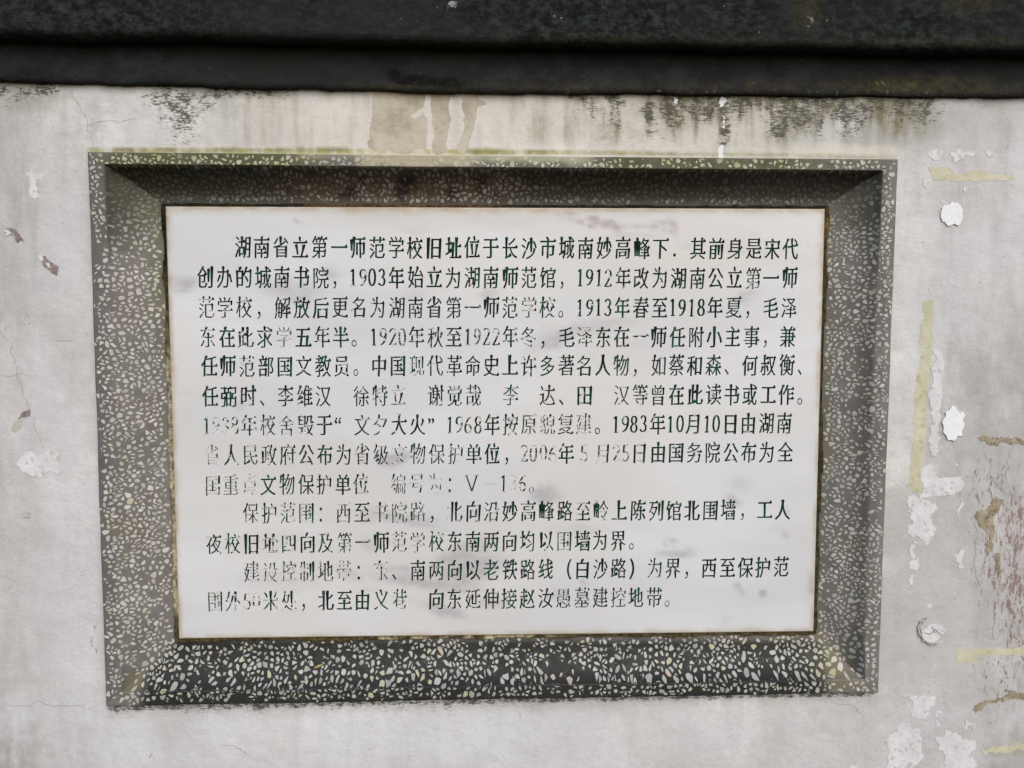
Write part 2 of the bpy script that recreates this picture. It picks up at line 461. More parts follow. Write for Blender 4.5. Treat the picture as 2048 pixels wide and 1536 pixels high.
    chip = lerp(chip, np.array([.40, .385, .34]), np.where(left | right, .12, 0)[:, None])
    chip = lerp(chip, np.array([.35, .36, .13]), (yel * (.5 + .5 * rnd[:, 2]))[:, None])
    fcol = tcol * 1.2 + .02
    chip = lerp(chip, fcol, np.clip(film_shade, 0, .97)[:, None])
    chip = lerp(chip, pc * 1.05, (pale * .75)[:, None])
    return chip, None

# ================================================================== WALL
def seg(a, b, step):
    n = max(2, int(round((b - a) / step)) + 1)
    return np.linspace(a, b, n)

FIN = OC + (np.array([(1, -1), (-1, -1), (-1, 1), (1, 1)]) * .012)   # wall ends just under the rim
def build_wall():
    root = thing('plastered_wall', 'pale lime washed masonry wall, stained and peeling, around the stone tablet', 'wall', (0, WALL_Y, -1.2))
    xs = np.concatenate([seg(-2.2, -1.0, .2)[:-1], seg(-1.0, 1.05, .0034), seg(1.05, 2.2, .2)[1:]])
    zs = np.concatenate([seg(-1.2, -.62, .1)[:-1], seg(-.62, .62, .0034), seg(.62, .8, .09)[1:]])
    Xg, Zg = np.meshgrid(xs, zs, indexing='ij'); x = Xg.ravel(); z = Zg.ravel()
    y = WALL_Y + (fbm(x * 4, z * 4, 40, 3) - .5) * .007 + (fbm(x * 25, z * 25, 41, 3) - .5) * .0012
    P = np.stack([x, y, z], -1)
    X, Y = to_px(P)
    s = Spots(X, Y, 2, 12, 30); s2 = Spots(X, Y, 9, 30, 60); s3 = Spots(X, Y, 6, 2.2, 9)
    n = len(x)
    f = fbm(X / 60, Y / 60, 50); g = fbm(X / 20, Y / 90, 51); st = fbm(X / 16, Y / 160, 52)
    # tan damp field and white runs left open in it
    tan = s.box(738, 178, 955, 306, 14, 8)
    tan = tan * (1 - s.box(853, 150, 868, 330, 6, 5)) * (1 - s.ell(914, 245, 14, 75, 8, .4) * 1.0)
    tan = tan * (1 - .9 * s.ell(835, 225, 22, 7, -30, .5)) * (1 - sm(950, 985, X + (Y - 200) * .35))
    tan = np.maximum(tan, .9 * s.ell(962, 212, 7, 5)) * sm(726, 760, X + (Y - 200) * .28)
    cream = sm(330, 640, X) * (1 - sm(1480, 1640, X)) * (1 - sm(300, 330, Y)) * sm(150, 170, Y) * (.45 + .6 * f)
    cream = np.maximum(cream, .9 * s.box(180, 290, 1800, 322, 8, 5) * sm(180, 420, X))
    moss = np.zeros(n)
    band = (1 - sm(200, 262 + 50 * (st - .5), Y)) * sm(150, 175, Y)
    moss += 1.25 * band * sm(1270, 1350, X) * (1 - sm(1820, 1870, X)) * (.2 + 1.1 * sm(.42, .62, st))
    moss += .42 * sm(960, 1250, X) * (1 - sm(1800, 1880, X)) * (1 - sm(265, 305, Y)) * (.25 + 1.3 * sm(.38, .66, st)) * (.6 + .6 * g)
    moss += .22 * sm(380, 500, X) * (1 - sm(700, 760, X)) * (1 - sm(270, 300, Y)) * sm(.4, .65, st)
    moss += .5 * sm(1180, 1350, X) * (1 - sm(1800, 1900, X)) * (1 - sm(195, 235 + 60 * (st - .5), Y))
    moss += .35 * sm(200, 300, X) * (1 - sm(1180, 1300, X)) * (1 - sm(180, 205 + 50 * (st - .5), Y)) * sm(.3, .6, f)
    moss += .3 * s.box(1020, 185, 1260, 280, 40, 20) * sm(.4, .6, g)
    moss += .9 * s.ell(1590, 225, 45, 40, 0, .7) + .55 * s.ell(1725, 225, 14, 60, 0, .7) + .5 * s.ell(1830, 235, 55, 45, 25, .7)
    moss += .45 * s.ell(1570, 275, 16, 30) + .3 * s.ell(1440, 265, 16, 60) + .3 * s.ell(1350, 230, 40, 40)
    moss += .8 * s3.box(176, 295, 720, 304, 10, 2.5) * sm(.25, .6, g) + .85 * s3.ell(960, 304, 45, 5) + .8 * np.clip(1 - np.abs(s3.Y - (302 + (s3.X - 950) * .0165)) / 6, 0, 1) * sm(930, 960, X) * (1 - sm(1785, 1795, X)) * (.4 + .8 * g)
    moss += .25 * s.ell(2010, 240, 14, 110, 0, .8) + .35 * s.ell(40, 200, 60, 25)
    moss += .2 * s.ell(80, 185, 40, 40)
    lich = 1.0 * s3.box(172, 297, 1795, 309, 6, 4) * (.35 + .65 * sm(.3, .6, g)) * sm(-3, 3, Y - (293 + (X - 175) * .0092)) + .7 * s3.ell(960, 303, 50, 7) + .35 * s3.ell(178, 312, 8, 14)
    tape = s.box(1965, 1490, 2060, 1510, 10, 6)
    moss += .3 * tape
    black = np.zeros(n)
    black += .62 * s.ell(350, 200, 75, 34, 0, .7) + .5 * s.ell(370, 250, 42, 40, 0, .7) + .3 * s.ell(470, 200, 120, 25, 0, .7) + .2 * s.ell(340, 285, 60, 10)
    black += .32 * s.box(1150, 185, 1330, 290, 60, 25)
    black += .75 * s.ell(1350, 218, 26, 34, 0, .6) + .9 * s.ell(1447, 240, 12, 46, 0, .5) + .55 * s.ell(1400, 222, 18, 24)
    black += .65 * s.ell(1585, 225, 50, 45, 0, .8) + .75 * s.ell(1712, 225, 22, 50, 0, .8) + .5 * s.ell(1845, 225, 45, 40, 20, .8)
    black += .3 * sm(1000, 1200, X) * (1 - sm(1800, 1880, X)) * (1 - sm(230, 300, Y)) * sm(.35, .6, st)
    black += .45 * (1 - sm(178, 212, Y - (X - 300) * .012)) * sm(.4, .62, fbm(X / 35, Y / 35, 55))
    black += .35 * band * sm(1250, 1330, X) * (1 - sm(1850, 1900, X)) + .3 * s.box(1300, 190, 1700, 290, 40, 20) * sm(.45, .6, g)
    black += .45 * s.ell(20, 195, 60, 25) + .45 * s.ell(75, 175, 40, 16)
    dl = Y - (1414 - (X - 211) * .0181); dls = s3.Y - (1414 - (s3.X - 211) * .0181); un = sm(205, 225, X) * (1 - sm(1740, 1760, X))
    black += un * ((.95 * (1 - sm(2, 9, dls)) + .5 * (1 - sm(4, 34, dl + 16 * (g - .5))) * (1 - .5 * sm(900, 1200, X))) * sm(-14, -6, dl))  # contact shadow of the frame painted along its lower edge, plus scattered specks
    black += .2 * s.ell(160, 1160, 20, 130) + .2 * s.ell(40, 650, 60, 40) + .12
    black += .3 * s.ell(2030, 370, 25, 30)
    black *= (.85 + .6 * f)
    # red/brown scratch specks on the right and faint ones beside the frame
    red = np.zeros(n)
    red += .6 * s2.ell(1985, 1020, 55, 160, 0, .7) + .52 * s2.ell(2010, 1330, 70, 170, 0, .7) + .45 * s2.ell(2040, 1130, 30, 160)
    red += .5 * s.ell(187, 1280, 7, 55) + .45 * s.ell(140, 1410, 40, 8) + .5 * s.ell(78, 185, 14, 18) + .35 * s.ell(1760, 1400, 60, 6)
    red += .35 * s.ell(2015, 240, 10, 110) + .6 * s.ell(1037, 1432, 7, 16, 0, .5)
    red *= (.7 + .6 * f)
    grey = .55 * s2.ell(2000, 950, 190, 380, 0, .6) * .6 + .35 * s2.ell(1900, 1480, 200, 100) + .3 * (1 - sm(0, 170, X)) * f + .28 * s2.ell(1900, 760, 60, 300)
    grey += .45 * (1 - sm(-60, 210, X)) + .4 * sm(1870, 2060, X) * sm(500, 760, Y) + .3 * sm(1440, 1580, Y)  # lens falloff towards the borders painted into the wall as grey
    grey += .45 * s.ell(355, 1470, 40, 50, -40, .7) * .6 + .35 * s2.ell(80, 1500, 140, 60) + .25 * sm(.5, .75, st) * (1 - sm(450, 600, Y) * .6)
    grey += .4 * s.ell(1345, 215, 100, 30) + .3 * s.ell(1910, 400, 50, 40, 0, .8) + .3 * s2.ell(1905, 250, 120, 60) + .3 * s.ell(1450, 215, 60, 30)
    lil = sm(1380, 1440, Y) * (1 - .45 * sm(1000, 1300, X)) + (1 - sm(150, 380, X)) * sm(200, 500, Y) * .65
    lil += .6 * sm(1790, 1900, X) * sm(150, 300, Y) * (1 - sm(600, 900, Y) * .5) + .4 * s2.ell(1990, 650, 90, 250) + .3 * s2.ell(1960, 1200, 90, 120)
    c = lambda a: np.clip(a, 0, 1)
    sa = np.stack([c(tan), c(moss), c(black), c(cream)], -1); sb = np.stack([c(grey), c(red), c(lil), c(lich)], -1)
    F = gridmesh(len(xs), len(zs))
    # open the pocket under the frame
    cx = x[F].mean(1); cz = z[F].mean(1)
    PP = np.stack([cx, cz], -1)
    ins = np.ones(len(F), bool)
    for k in range(4):
        ins &= edge_d(PP, FIN[k], FIN[(k + 1) % 4]) > 0
    F = F[~ins]
    # a slab behind gives the wall its thickness
    o = mesh_obj('plaster_face', P, F[:, ::-1].copy(), MW, root, {'stain_shade_a': sa, 'stain_shade_b': sb}, True)
    bx = np.array([(-2.2, -2.2, 2.2, 2.2)]); 
    V = [(-2.2, WALL_Y + .001, -1.2), (2.2, WALL_Y + .001, -1.2), (2.2, WALL_Y + .001, .8), (-2.2, WALL_Y + .001, .8),
         (-2.2, .22, -1.2), (2.2, .22, -1.2), (2.2, .22, .8), (-2.2, .22, .8)]
    Fb = [(4, 5, 6, 7)[::-1], (0, 1, 5, 4), (1, 2, 6, 5), (2, 3, 7, 6), (3, 0, 4, 7)]
    mesh_obj('wall_core', V, Fb, MBEIGE, root)
    return root, (lambda X_, Z_: WALL_Y + (fbm(np.asarray(X_) * 4, np.asarray(Z_) * 4, 40, 3) - .5) * .007 + (fbm(np.asarray(X_) * 25, np.asarray(Z_) * 25, 41, 3) - .5) * .0012)

WALL, wall_h = build_wall()

def rough_poly(pts, amp=3.0, it=4, seed=0):
    """break straight sides into a ragged torn outline"""
    r = random.Random(seed)
    P = [np.array(p, float) for p in pts]
    for k in range(it):
        Q = []
        for i in range(len(P)):
            a, b = P[i], P[(i + 1) % len(P)]
            e = b - a; L = np.linalg.norm(e)
            Q.append(a)
            if L > 2.2:
                nrm = np.array([-e[1], e[0]]) / L
                Q.append((a + b) / 2 + nrm * r.gauss(0, 1) * min(amp, L * .16))
        P = Q
    return P

def flake(name, pts, mat, lift=.0007, amp=3.0, it=4, seed=0, parent=None, label=None):
    P = rough_poly(pts, amp, it, seed)
    W = at([p[0] for p in P], [p[1] for p in P], WALL_Y)
    X2 = [Vector((q[0], q[2])) for q in W]
    n = len(X2)
    # inner lattice so that the flake follows the uneven plaster
    xs = [v.x for v in X2]; zs = [v.y for v in X2]
    extra = []
    stp = .012
    gx = np.arange(min(xs), max(xs), stp); gz = np.arange(min(zs), max(zs), stp)
    extra = [Vector((a, b)) for a in gx for b in gz]
    vo, _, fo, _, _, _ = delaunay_2d_cdt(X2 + extra, [], [list(range(n))], 1, 1e-7)
    fx = [v.x for v in vo]; fz = [v.y for v in vo]
    hh = wall_h(np.array(fx), np.array(fz))
    V = [(fx[i], hh[i] - lift, fz[i]) for i in range(len(vo))]
    F = []
    from collections import Counter
    ec = {}
    for f in fo:
        f = list(f)
        a, b, c = [Vector((fx[i], fz[i])) for i in f[:3]]
        if (b - a).cross(c - a) < 0: f = f[::-1]
        F.append(tuple(f))
        for i in range(len(f)):
            e = (f[i], f[(i + 1) % len(f)]); ec[e] = 1
    base = len(V)
    V += [(v[0], v[1] + lift + .0006, v[2]) for v in V]
    for (a, b) in list(ec):
        if (b, a) not in ec: F.append((b, a, a + base, b + base))
    o = mesh_obj(name, V, F, mat, parent or WALL)
    if label: o['label'] = label
    return o

def ribbon(name, pts, w0, mat, seed=0, wob=2.0, lift=.0004):
    r = random.Random(seed)
    P = [np.array(p, float) for p in pts]
    for k in range(3):
        Q = []
        for i in range(len(P) - 1):
            a, b = P[i], P[i + 1]; e = b - a; L = np.linalg.norm(e) + 1e-6
            Q += [a, (a + b) / 2 + np.array([-e[1], e[0]]) / L * r.gauss(0, 1) * min(wob, L * .12)]
        P = Q + [P[-1]]
    n = len(P); A = []; B = []
    for i, p in enumerate(P):
        e = P[min(i + 1, n - 1)] - P[max(i - 1, 0)]; nn = np.array([-e[1], e[0]]) / (np.linalg.norm(e) + 1e-6)
        ww = w0 * (.35 + .65 * math.sin(math.pi * (i + .3) / n)) * r.uniform(.5, 1.2) * .5
        A.append(p + nn * ww); B.append(p - nn * ww)
    Q = A + B
    W = at([q[0] for q in Q], [q[1] for q in Q], WALL_Y)
    hh = wall_h(W[:, 0], W[:, 2])
    V = [(W[i, 0], hh[i] - lift, W[i, 2]) for i in range(2 * n)] + [(W[i, 0], hh[i] + .0006, W[i, 2]) for i in range(2 * n)]
    F = []
    for i in range(n - 1):
        F += [(i, i + 1, n + i + 1, n + i), (i, 2 * n + i, 2 * n + i + 1, i + 1), (n + i, n + i + 1, 3 * n + i + 1, 3 * n + i)]
    return mesh_obj(name, V, F, mat, WALL)

def blob(cx, cy, rx, ry, n=9, seed=0, ang=0):
    r = random.Random(seed + 99); a0 = math.radians(ang)
    out = []
    for i in range(n):
        a = 2 * math.pi * i / n + r.uniform(-.2, .2); q = r.uniform(.72, 1.15)
        u, v = rx * q * math.cos(a), ry * q * math.sin(a)
        out.append((cx + u * math.cos(a0) - v * math.sin(a0), cy + u * math.sin(a0) + v * math.cos(a0)))
    return out

# ---- peeled, filled and taped places on the wall
k = 0
def fl(*a, **kw):
    global k
    k += 1
    kw.setdefault('seed', k)
    if 'lift' not in kw and a[0] == 'adhesive_strip': kw['lift'] = .0003
    return flake(*a, **kw)
# right of the tablet
fl('adhesive_strip', [(1846, 603), (1857, 597), (1868, 602), (1866, 640), (1863, 700), (1858, 760), (1853, 840), (1848, 900), (1843, 985), (1816, 983), (1824, 900), (1830, 820), (1836, 740), (1843, 710), (1840, 690), (1846, 640)], MYEL, amp=1.5)
fl('adhesive_strip', [(1854, 334), (1880, 333), (1903, 342), (1915, 352), (1940, 341), (1958, 341), (1985, 351), (2020, 350), (2028, 360), (1960, 361), (1870, 361), (1860, 346)], MYEL, amp=1.6)
fl('adhesive_strip', [(1910, 1299), (1960, 1297), (2085, 1292), (2085, 1308), (1958, 1312), (1950, 1322), (1912, 1324)], MYEL, amp=1.5)
fl('adhesive_strip', [(1963, 1498), (2000, 1492), (2085, 1482), (2085, 1500), (2010, 1506), (1968, 1512)], MYEL, amp=3.5)
W_ = [[(1856, 305), (1872, 299), (1886, 303), (1878, 314), (1870, 322), (1858, 315)],
      [(1898, 308), (1912, 299), (1925, 304), (1948, 307), (1942, 314), (1922, 318), (1908, 326), (1903, 320)],
      [(1970, 303), (1980, 304), (1985, 314), (1974, 314)],
      [(1843, 358), (1858, 365), (1850, 378), (1844, 370)], [(1925, 370), (1932, 378), (1926, 388), (1923, 380)],
      [(1865, 700), (1880, 703), (1885, 720), (1884, 760), (1882, 800), (1878, 845), (1876, 905), (1870, 915), (1861, 905), (1864, 850), (1860, 800), (1862, 745)],
      [(1860, 930), (1868, 935), (1876, 955), (1925, 952), (1928, 972), (1900, 990), (1850, 995), (1832, 1000), (1845, 975), (1842, 942)],
      [(1815, 992), (1840, 996), (1872, 1003), (1874, 1020), (1860, 1030), (1872, 1055), (1864, 1080), (1850, 1092), (1838, 1078), (1812, 1065), (1826, 1045), (1820, 1025)],
      [(1825, 1080), (1834, 1084), (1830, 1110), (1824, 1120)], [(1822, 1118), (1836, 1115), (1838, 1132), (1828, 1140), (1815, 1128)],
      [(1818, 1148), (1826, 1150), (1822, 1172), (1817, 1166)],
      [(1922, 1000), (1928, 1008), (1918, 1036), (1914, 1022)], [(1918, 1100), (1928, 1102), (1922, 1120), (1926, 1134), (1914, 1136), (1912, 1118)],
      [(1816, 1390), (1850, 1387), (1869, 1392), (1866, 1412), (1852, 1432), (1838, 1438), (1820, 1430), (1825, 1410)],
      [(1790, 1462), (1802, 1445), (1822, 1458), (1842, 1462), (1842, 1495), (1834, 1530), (1820, 1550), (1775, 1550), (1770, 1480)],
      [(1868, 1475), (1900, 1462), (1920, 1470), (1950, 1480), (1940, 1505), (1955, 1530), (1930, 1550), (1880, 1548), (1890, 1510)],
      [(1700, 1530), (1716, 1528), (1722, 1550), (1702, 1552)],
      [(1930, 1440), (1950, 1446), (1946, 1462), (1926, 1458)]]
for i, p in enumerate(W_):
    fl('paint_patch', p, MWHITE, amp=3.4, lift=.0006)
fl('filler_spot', [(1902, 404), (1912, 406), (1922, 420), (1922, 438), (1914, 452), (1905, 447), (1896, 452), (1882, 442), (1878, 428), (1884, 412), (1896, 410)], MBRIGHT, lift=.0022, amp=1.2)
fl('filler_spot', [(1898, 820), (1906, 812), (1914, 820), (1930, 830), (1928, 850), (1920, 872), (1908, 884), (1896, 880), (1885, 862), (1884, 842), (1890, 826)], MBRIGHT, lift=.0024, amp=1.4)
for i in range(16):
    rr = random.Random(i + 400)
    x, y = rr.choice([(1860, 470), (1870, 420), (1835, 650), (1880, 600), (1840, 680), (1925, 945), (1840, 1190), (1890, 1420)])
    x += rr.uniform(-22, 22); y += rr.uniform(-35, 35)
    fl('paint_patch', blob(x, y, rr.uniform(2, 6), rr.uniform(2, 6), 7, i), MWHITE, amp=1.5, it=2, lift=.0004)
fl('bared_render', [(1957, 876), (1975, 872), (2000, 876), (2090, 878), (2090, 888), (2000, 886), (1995, 892), (1975, 888)], MOLIVE, amp=2.5)
fl('bared_render', [(1990, 1108), (1996, 1104), (1999, 1140), (1994, 1160), (1990, 1135)], MOLIVE, amp=2)
fl('bared_render', [(1993, 993), (2010, 1000), (2000, 1020), (1988, 1035), (1990, 1060), (1982, 1085), (1978, 1105), (1970, 1098), (1972, 1065), (1960, 1055), (1950, 1035), (1965, 1018), (1985, 1010)], MOLIVE, amp=4)
fl('bared_render', [(1946, 1418), (1975, 1400), (2000, 1395), (2012, 1388), (2040, 1385), (2090, 1378), (2090, 1396), (2040, 1398), (2010, 1400), (1990, 1405), (1962, 1420), (1952, 1426)], MOLIVE, amp=4.5)
fl('bared_render', [(2010, 1378), (2030, 1382), (2026, 1388), (2008, 1384)], MOLIVE, amp=2)
# round scar with its lifted rim
fl('filler_spot', [(1842, 1262), (1852, 1250), (1866, 1248), (1880, 1250), (1888, 1258), (1886, 1272), (1872, 1280), (1856, 1282), (1844, 1274)], MWHITE, lift=.0012, amp=2)
rb = [(1849, 1234), (1840, 1240), (1835, 1252), (1837, 1268), (1846, 1280), (1860, 1287), (1872, 1285)]
ribbon('lifted_edge', rb, 4.0, MBEIGE, 5, .6, .003)
ribbon('hairline_crack', [(p[0] + 2, p[1] + 1) for p in rb], 1.8, MCRACK, 6, .6, .0034)
ribbon('hairline_crack', [(1846, 1264), (1858, 1268), (1868, 1258), (1884, 1270)], 3.2, MCRACK, 7, 1, .0017)
ribbon('hairline_crack', [(1862, 1250), (1866, 1258), (1872, 1264)], 2.6, MCRACK, 8, 1, .0017)
# left of the tablet
fl('bared_render', [(78, 514), (90, 512), (104, 525), (117, 537), (115, 549), (100, 542), (86, 530)], MBROWN, amp=2.5)
fl('paint_patch', [(76, 512), (84, 511), (88, 520), (82, 524)], MWHITE, amp=2, lift=.001)
fl('paint_patch', [(92, 526), (99, 524), (103, 536), (96, 538)], MWHITE, amp=2, lift=.0012)
fl('bared_render', [(12, 457), (28, 458), (36, 464), (42, 474), (48, 484), (30, 474), (16, 466)], MBROWN, amp=3)
fl('paint_patch', [(8, 462), (18, 458), (28, 468), (14, 472)], MWHITE, amp=2, lift=.001)
fl('bared_render', [(38, 836), (48, 822), (62, 819), (63, 826), (52, 834), (40, 838)], MBROWN, amp=2)
fl('bared_coat', [(38, 838), (46, 842), (42, 856), (30, 865), (24, 858), (28, 846)], MBEIGE, amp=1)
fl('paint_patch', [(36, 918), (50, 906), (85, 908), (112, 904), (122, 914), (124, 938), (120, 950), (60, 950), (44, 940)], MWHITE, amp=3.5)
fl('paint_patch', [(52, 345), (64, 336), (72, 350), (78, 380), (82, 395), (70, 398), (58, 385), (60, 365)], MWHITE, amp=4.5, lift=.0004)
fl('paint_patch', blob(78, 352, 10, 7, 9, 3), MWHITE, amp=3, lift=.0004)
fl('bared_coat', [(45, 1026), (52, 1020), (62, 1024), (62, 1033), (50, 1033)], MBEIGE, amp=2, lift=.0015)
# lime runs through the mould on the upper right
for i, p in enumerate([[(1440, 196), (1447, 192), (1453, 200), (1449, 206), (1441, 214), (1437, 205)],
          [(1350, 196), (1358, 200), (1355, 208), (1348, 206)],
          [(1446, 232), (1451, 236), (1449, 258), (1444, 254)],
          [(1440, 292), (1446, 290), (1445, 322), (1439, 326), (1436, 310)]]):
    fl('lime_run', p, MBRIGHT, amp=2.2, lift=.0006)
# cracks
CR = [([(143, 180), (160, 215), (178, 265), (180, 300)], 1.6), ([(165, 250), (200, 243), (270, 236)], 1.2),
      ([(0, 630), (20, 700), (35, 755), (62, 830), (88, 895)], 1.7), ([(5, 749), (60, 750)], 1.6), ([(108, 680), (142, 682)], 1.6),
      ([(0, 1418), (60, 1412), (120, 1410), (205, 1408)], 1.8), ([(1660, 1402), (1685, 1408), (1716, 1424), (1728, 1436)], 1.8),
      ([(900, 1398), (960, 1403), (1020, 1412), (1090, 1418)], 1.5),
      ([(1970, 905), (1985, 930), (1995, 970), (2012, 985), (2050, 992)], 2.6), 
      ([(450, 1490), (480, 1498), (500, 1512)], 2.0),
      ([(298, 1518), (305, 1508)], 3.5), ([(1952, 1375), (1990, 1382), (2010, 1392)], 1.3), 
      ([(2020, 900), (2005, 960), (1985, 1000)], 1.2),
      ([(1948, 1050), (1951, 1110), (1955, 1160), (1962, 1190)], 2.8), ([(1988, 1200), (1987, 1240), (1989, 1280)], 2.2), ([(2028, 1060), (2032, 1100), (2026, 1130)], 2.2)]
for i, (p, wd) in enumerate(CR):
    ribbon('hairline_crack', p, wd * .52, MCRACK, i, 3.5)

# ================================================================== COPING above the wall
def build_coping():
    root = thing('wall_coping', 'dark moss blackened cement coping running along the top of the wall', 'coping', (0, -.035, .55))
    xs = seg(-2.2, 2.2, .004)
    FY, BY = -.029, -.068
    def line(pts, y, x):
        W = at([p[0] for p in pts], [p[1] for p in pts], y)
        return np.interp(x, W[:, 0], W[:, 2])
    lo = [(-900, 140), (0, 160), (120, 165), (340, 171), (700, 178), (1000, 184), (1348, 187), (1700, 192), (2048, 192), (2900, 196)]
    ed = [(-900, 50), (0, 67), (400, 72), (700, 78), (1348, 89), (2048, 98), (2900, 108)]
    zf = line(lo, FY, xs); ze = line(ed, BY, xs)
    zf += (fbm(xs * 18, xs * 0, 60, 4) - .5) * .005 + (fbm(xs * 90, xs * 0, 61, 3) - .5) * .0018
    ze += (fbm(xs * 12, xs * 0, 62, 4) - .5) * .005 + (fbm(xs * 80, xs * 0, 63, 3) - .5) * .0018
    # lower band
    def extr(name, rows, mat, crustf, seed, amp):
        # rows: list of (y, z array)
        n = len(rows); V = []
        for (y, zz) in rows: V.append(np.stack([xs, np.full_like(xs, y), zz], -1))
        V = np.stack(V, 1)                                # nx, n, 3
        d = (fbm(V[..., 0] * 30, V[..., 2] * 30, seed, 4) - .5) * amp
        d2 = (fbm(V[..., 0] * 3, V[..., 2] * 3, seed + 4, 3) - .5) * .004
        V[..., 1] += d + d2
        P = V.reshape(-1, 3)
        X, Y = to_px(P)
        mesh_obj(name, P, gridmesh(len(xs), n)[:, ::-1].copy(), mat, root, {'crust': crustf(X, Y)}, True)
    zt = ze + .004
    rows = [(WALL_Y + .006, zf + .001), (FY + .006, zf), (FY + .001, zf + .0015)]
    for a in np.linspace(0, 1, 22)[1:]: rows.append((FY, zf + .003 + (zt + .02 - zf) * a))
    def cf(X, Y):
        s = Spots(X, Y, 70, 8, 20)
        g = fbm(X / 30, Y / 30, 71)
        white = .35 * s.ell(1575, 167, 60, 4) + .3 * s.box(1640, 158, 1820, 170, 20, 4) * g * 2 + .25 * s.ell(1560, 183, 300, 3) + .55 * s.box(200, 172, 1900, 200, 60, 5) * sm(.45, .6, g) * .6
        mo = .35 * s.box(700, 165, 2100, 190, 50, 8) * g * 1.5 + .4 * s.ell(1830, 165, 130, 14)
        bl = .95 * np.clip(s.ell(828, 163, 45, 11, 0, .4) + s.ell(895, 166, 38, 11, 0, .4) + s.ell(790, 150, 15, 9), 0, 1) + .5 * s.ell(60, 150, 60, 12)
        o = np.stack([np.clip(white, 0, 1), np.clip(mo, 0, 1), np.clip(bl, 0, 1)], -1)
        return o
    extr('lower_band', rows, MAT_BAND, cf, 80, .0012)
    rows = [(FY + .02, ze + .001), (FY - .006, ze + .0005), (BY + .010, ze), (BY + .004, ze + .0015), (BY + .001, ze + .005)]
    top = .82
    for a in np.linspace(0, 1, 44)[1:]: rows.append((BY, ze + .004 + (.14) * a))
    rows += [(BY, ze * 0 + top), (.26, ze * 0 + top + .01), (.26, ze)]
    def cb(X, Y):
        s = Spots(X, Y, 90, 5, 12); g = fbm(X / 40, Y / 40, 91)
        white = .9 * s.ell(906, 10, 16, 10, 0, .5) + .5 * s.ell(1617, 45, 18, 16) + .55 * s.ell(1655, 45, 6, 6) + .35 * s.ell(1490, 60, 6, 6) + .3 * sm(.6, .8, g)
        mo = .5 * s.ell(1610, 20, 30, 40) + .45 * s.ell(1940, 5, 50, 20) + .35 * s.box(0, 76, 2048, 96, 10, 5) 
        return np.stack([np.clip(white, 0, 1), np.clip(mo, 0, 1), np.zeros(len(X))], -1)
    extr('coping_block', rows, MAT_BLOCK, cb, 84, .008)
MAT_BLOCK = mat_dark('mossy_black_cement', (.011, .013, .012), (.053, .062, .057), (.033, .036, .038), .010, 100)
MAT_BAND = mat_dark('blackened_render', (.020, .0205, .021), (.037, .038, .040), (.024, .026, .023), .0015, 40)
build_coping()

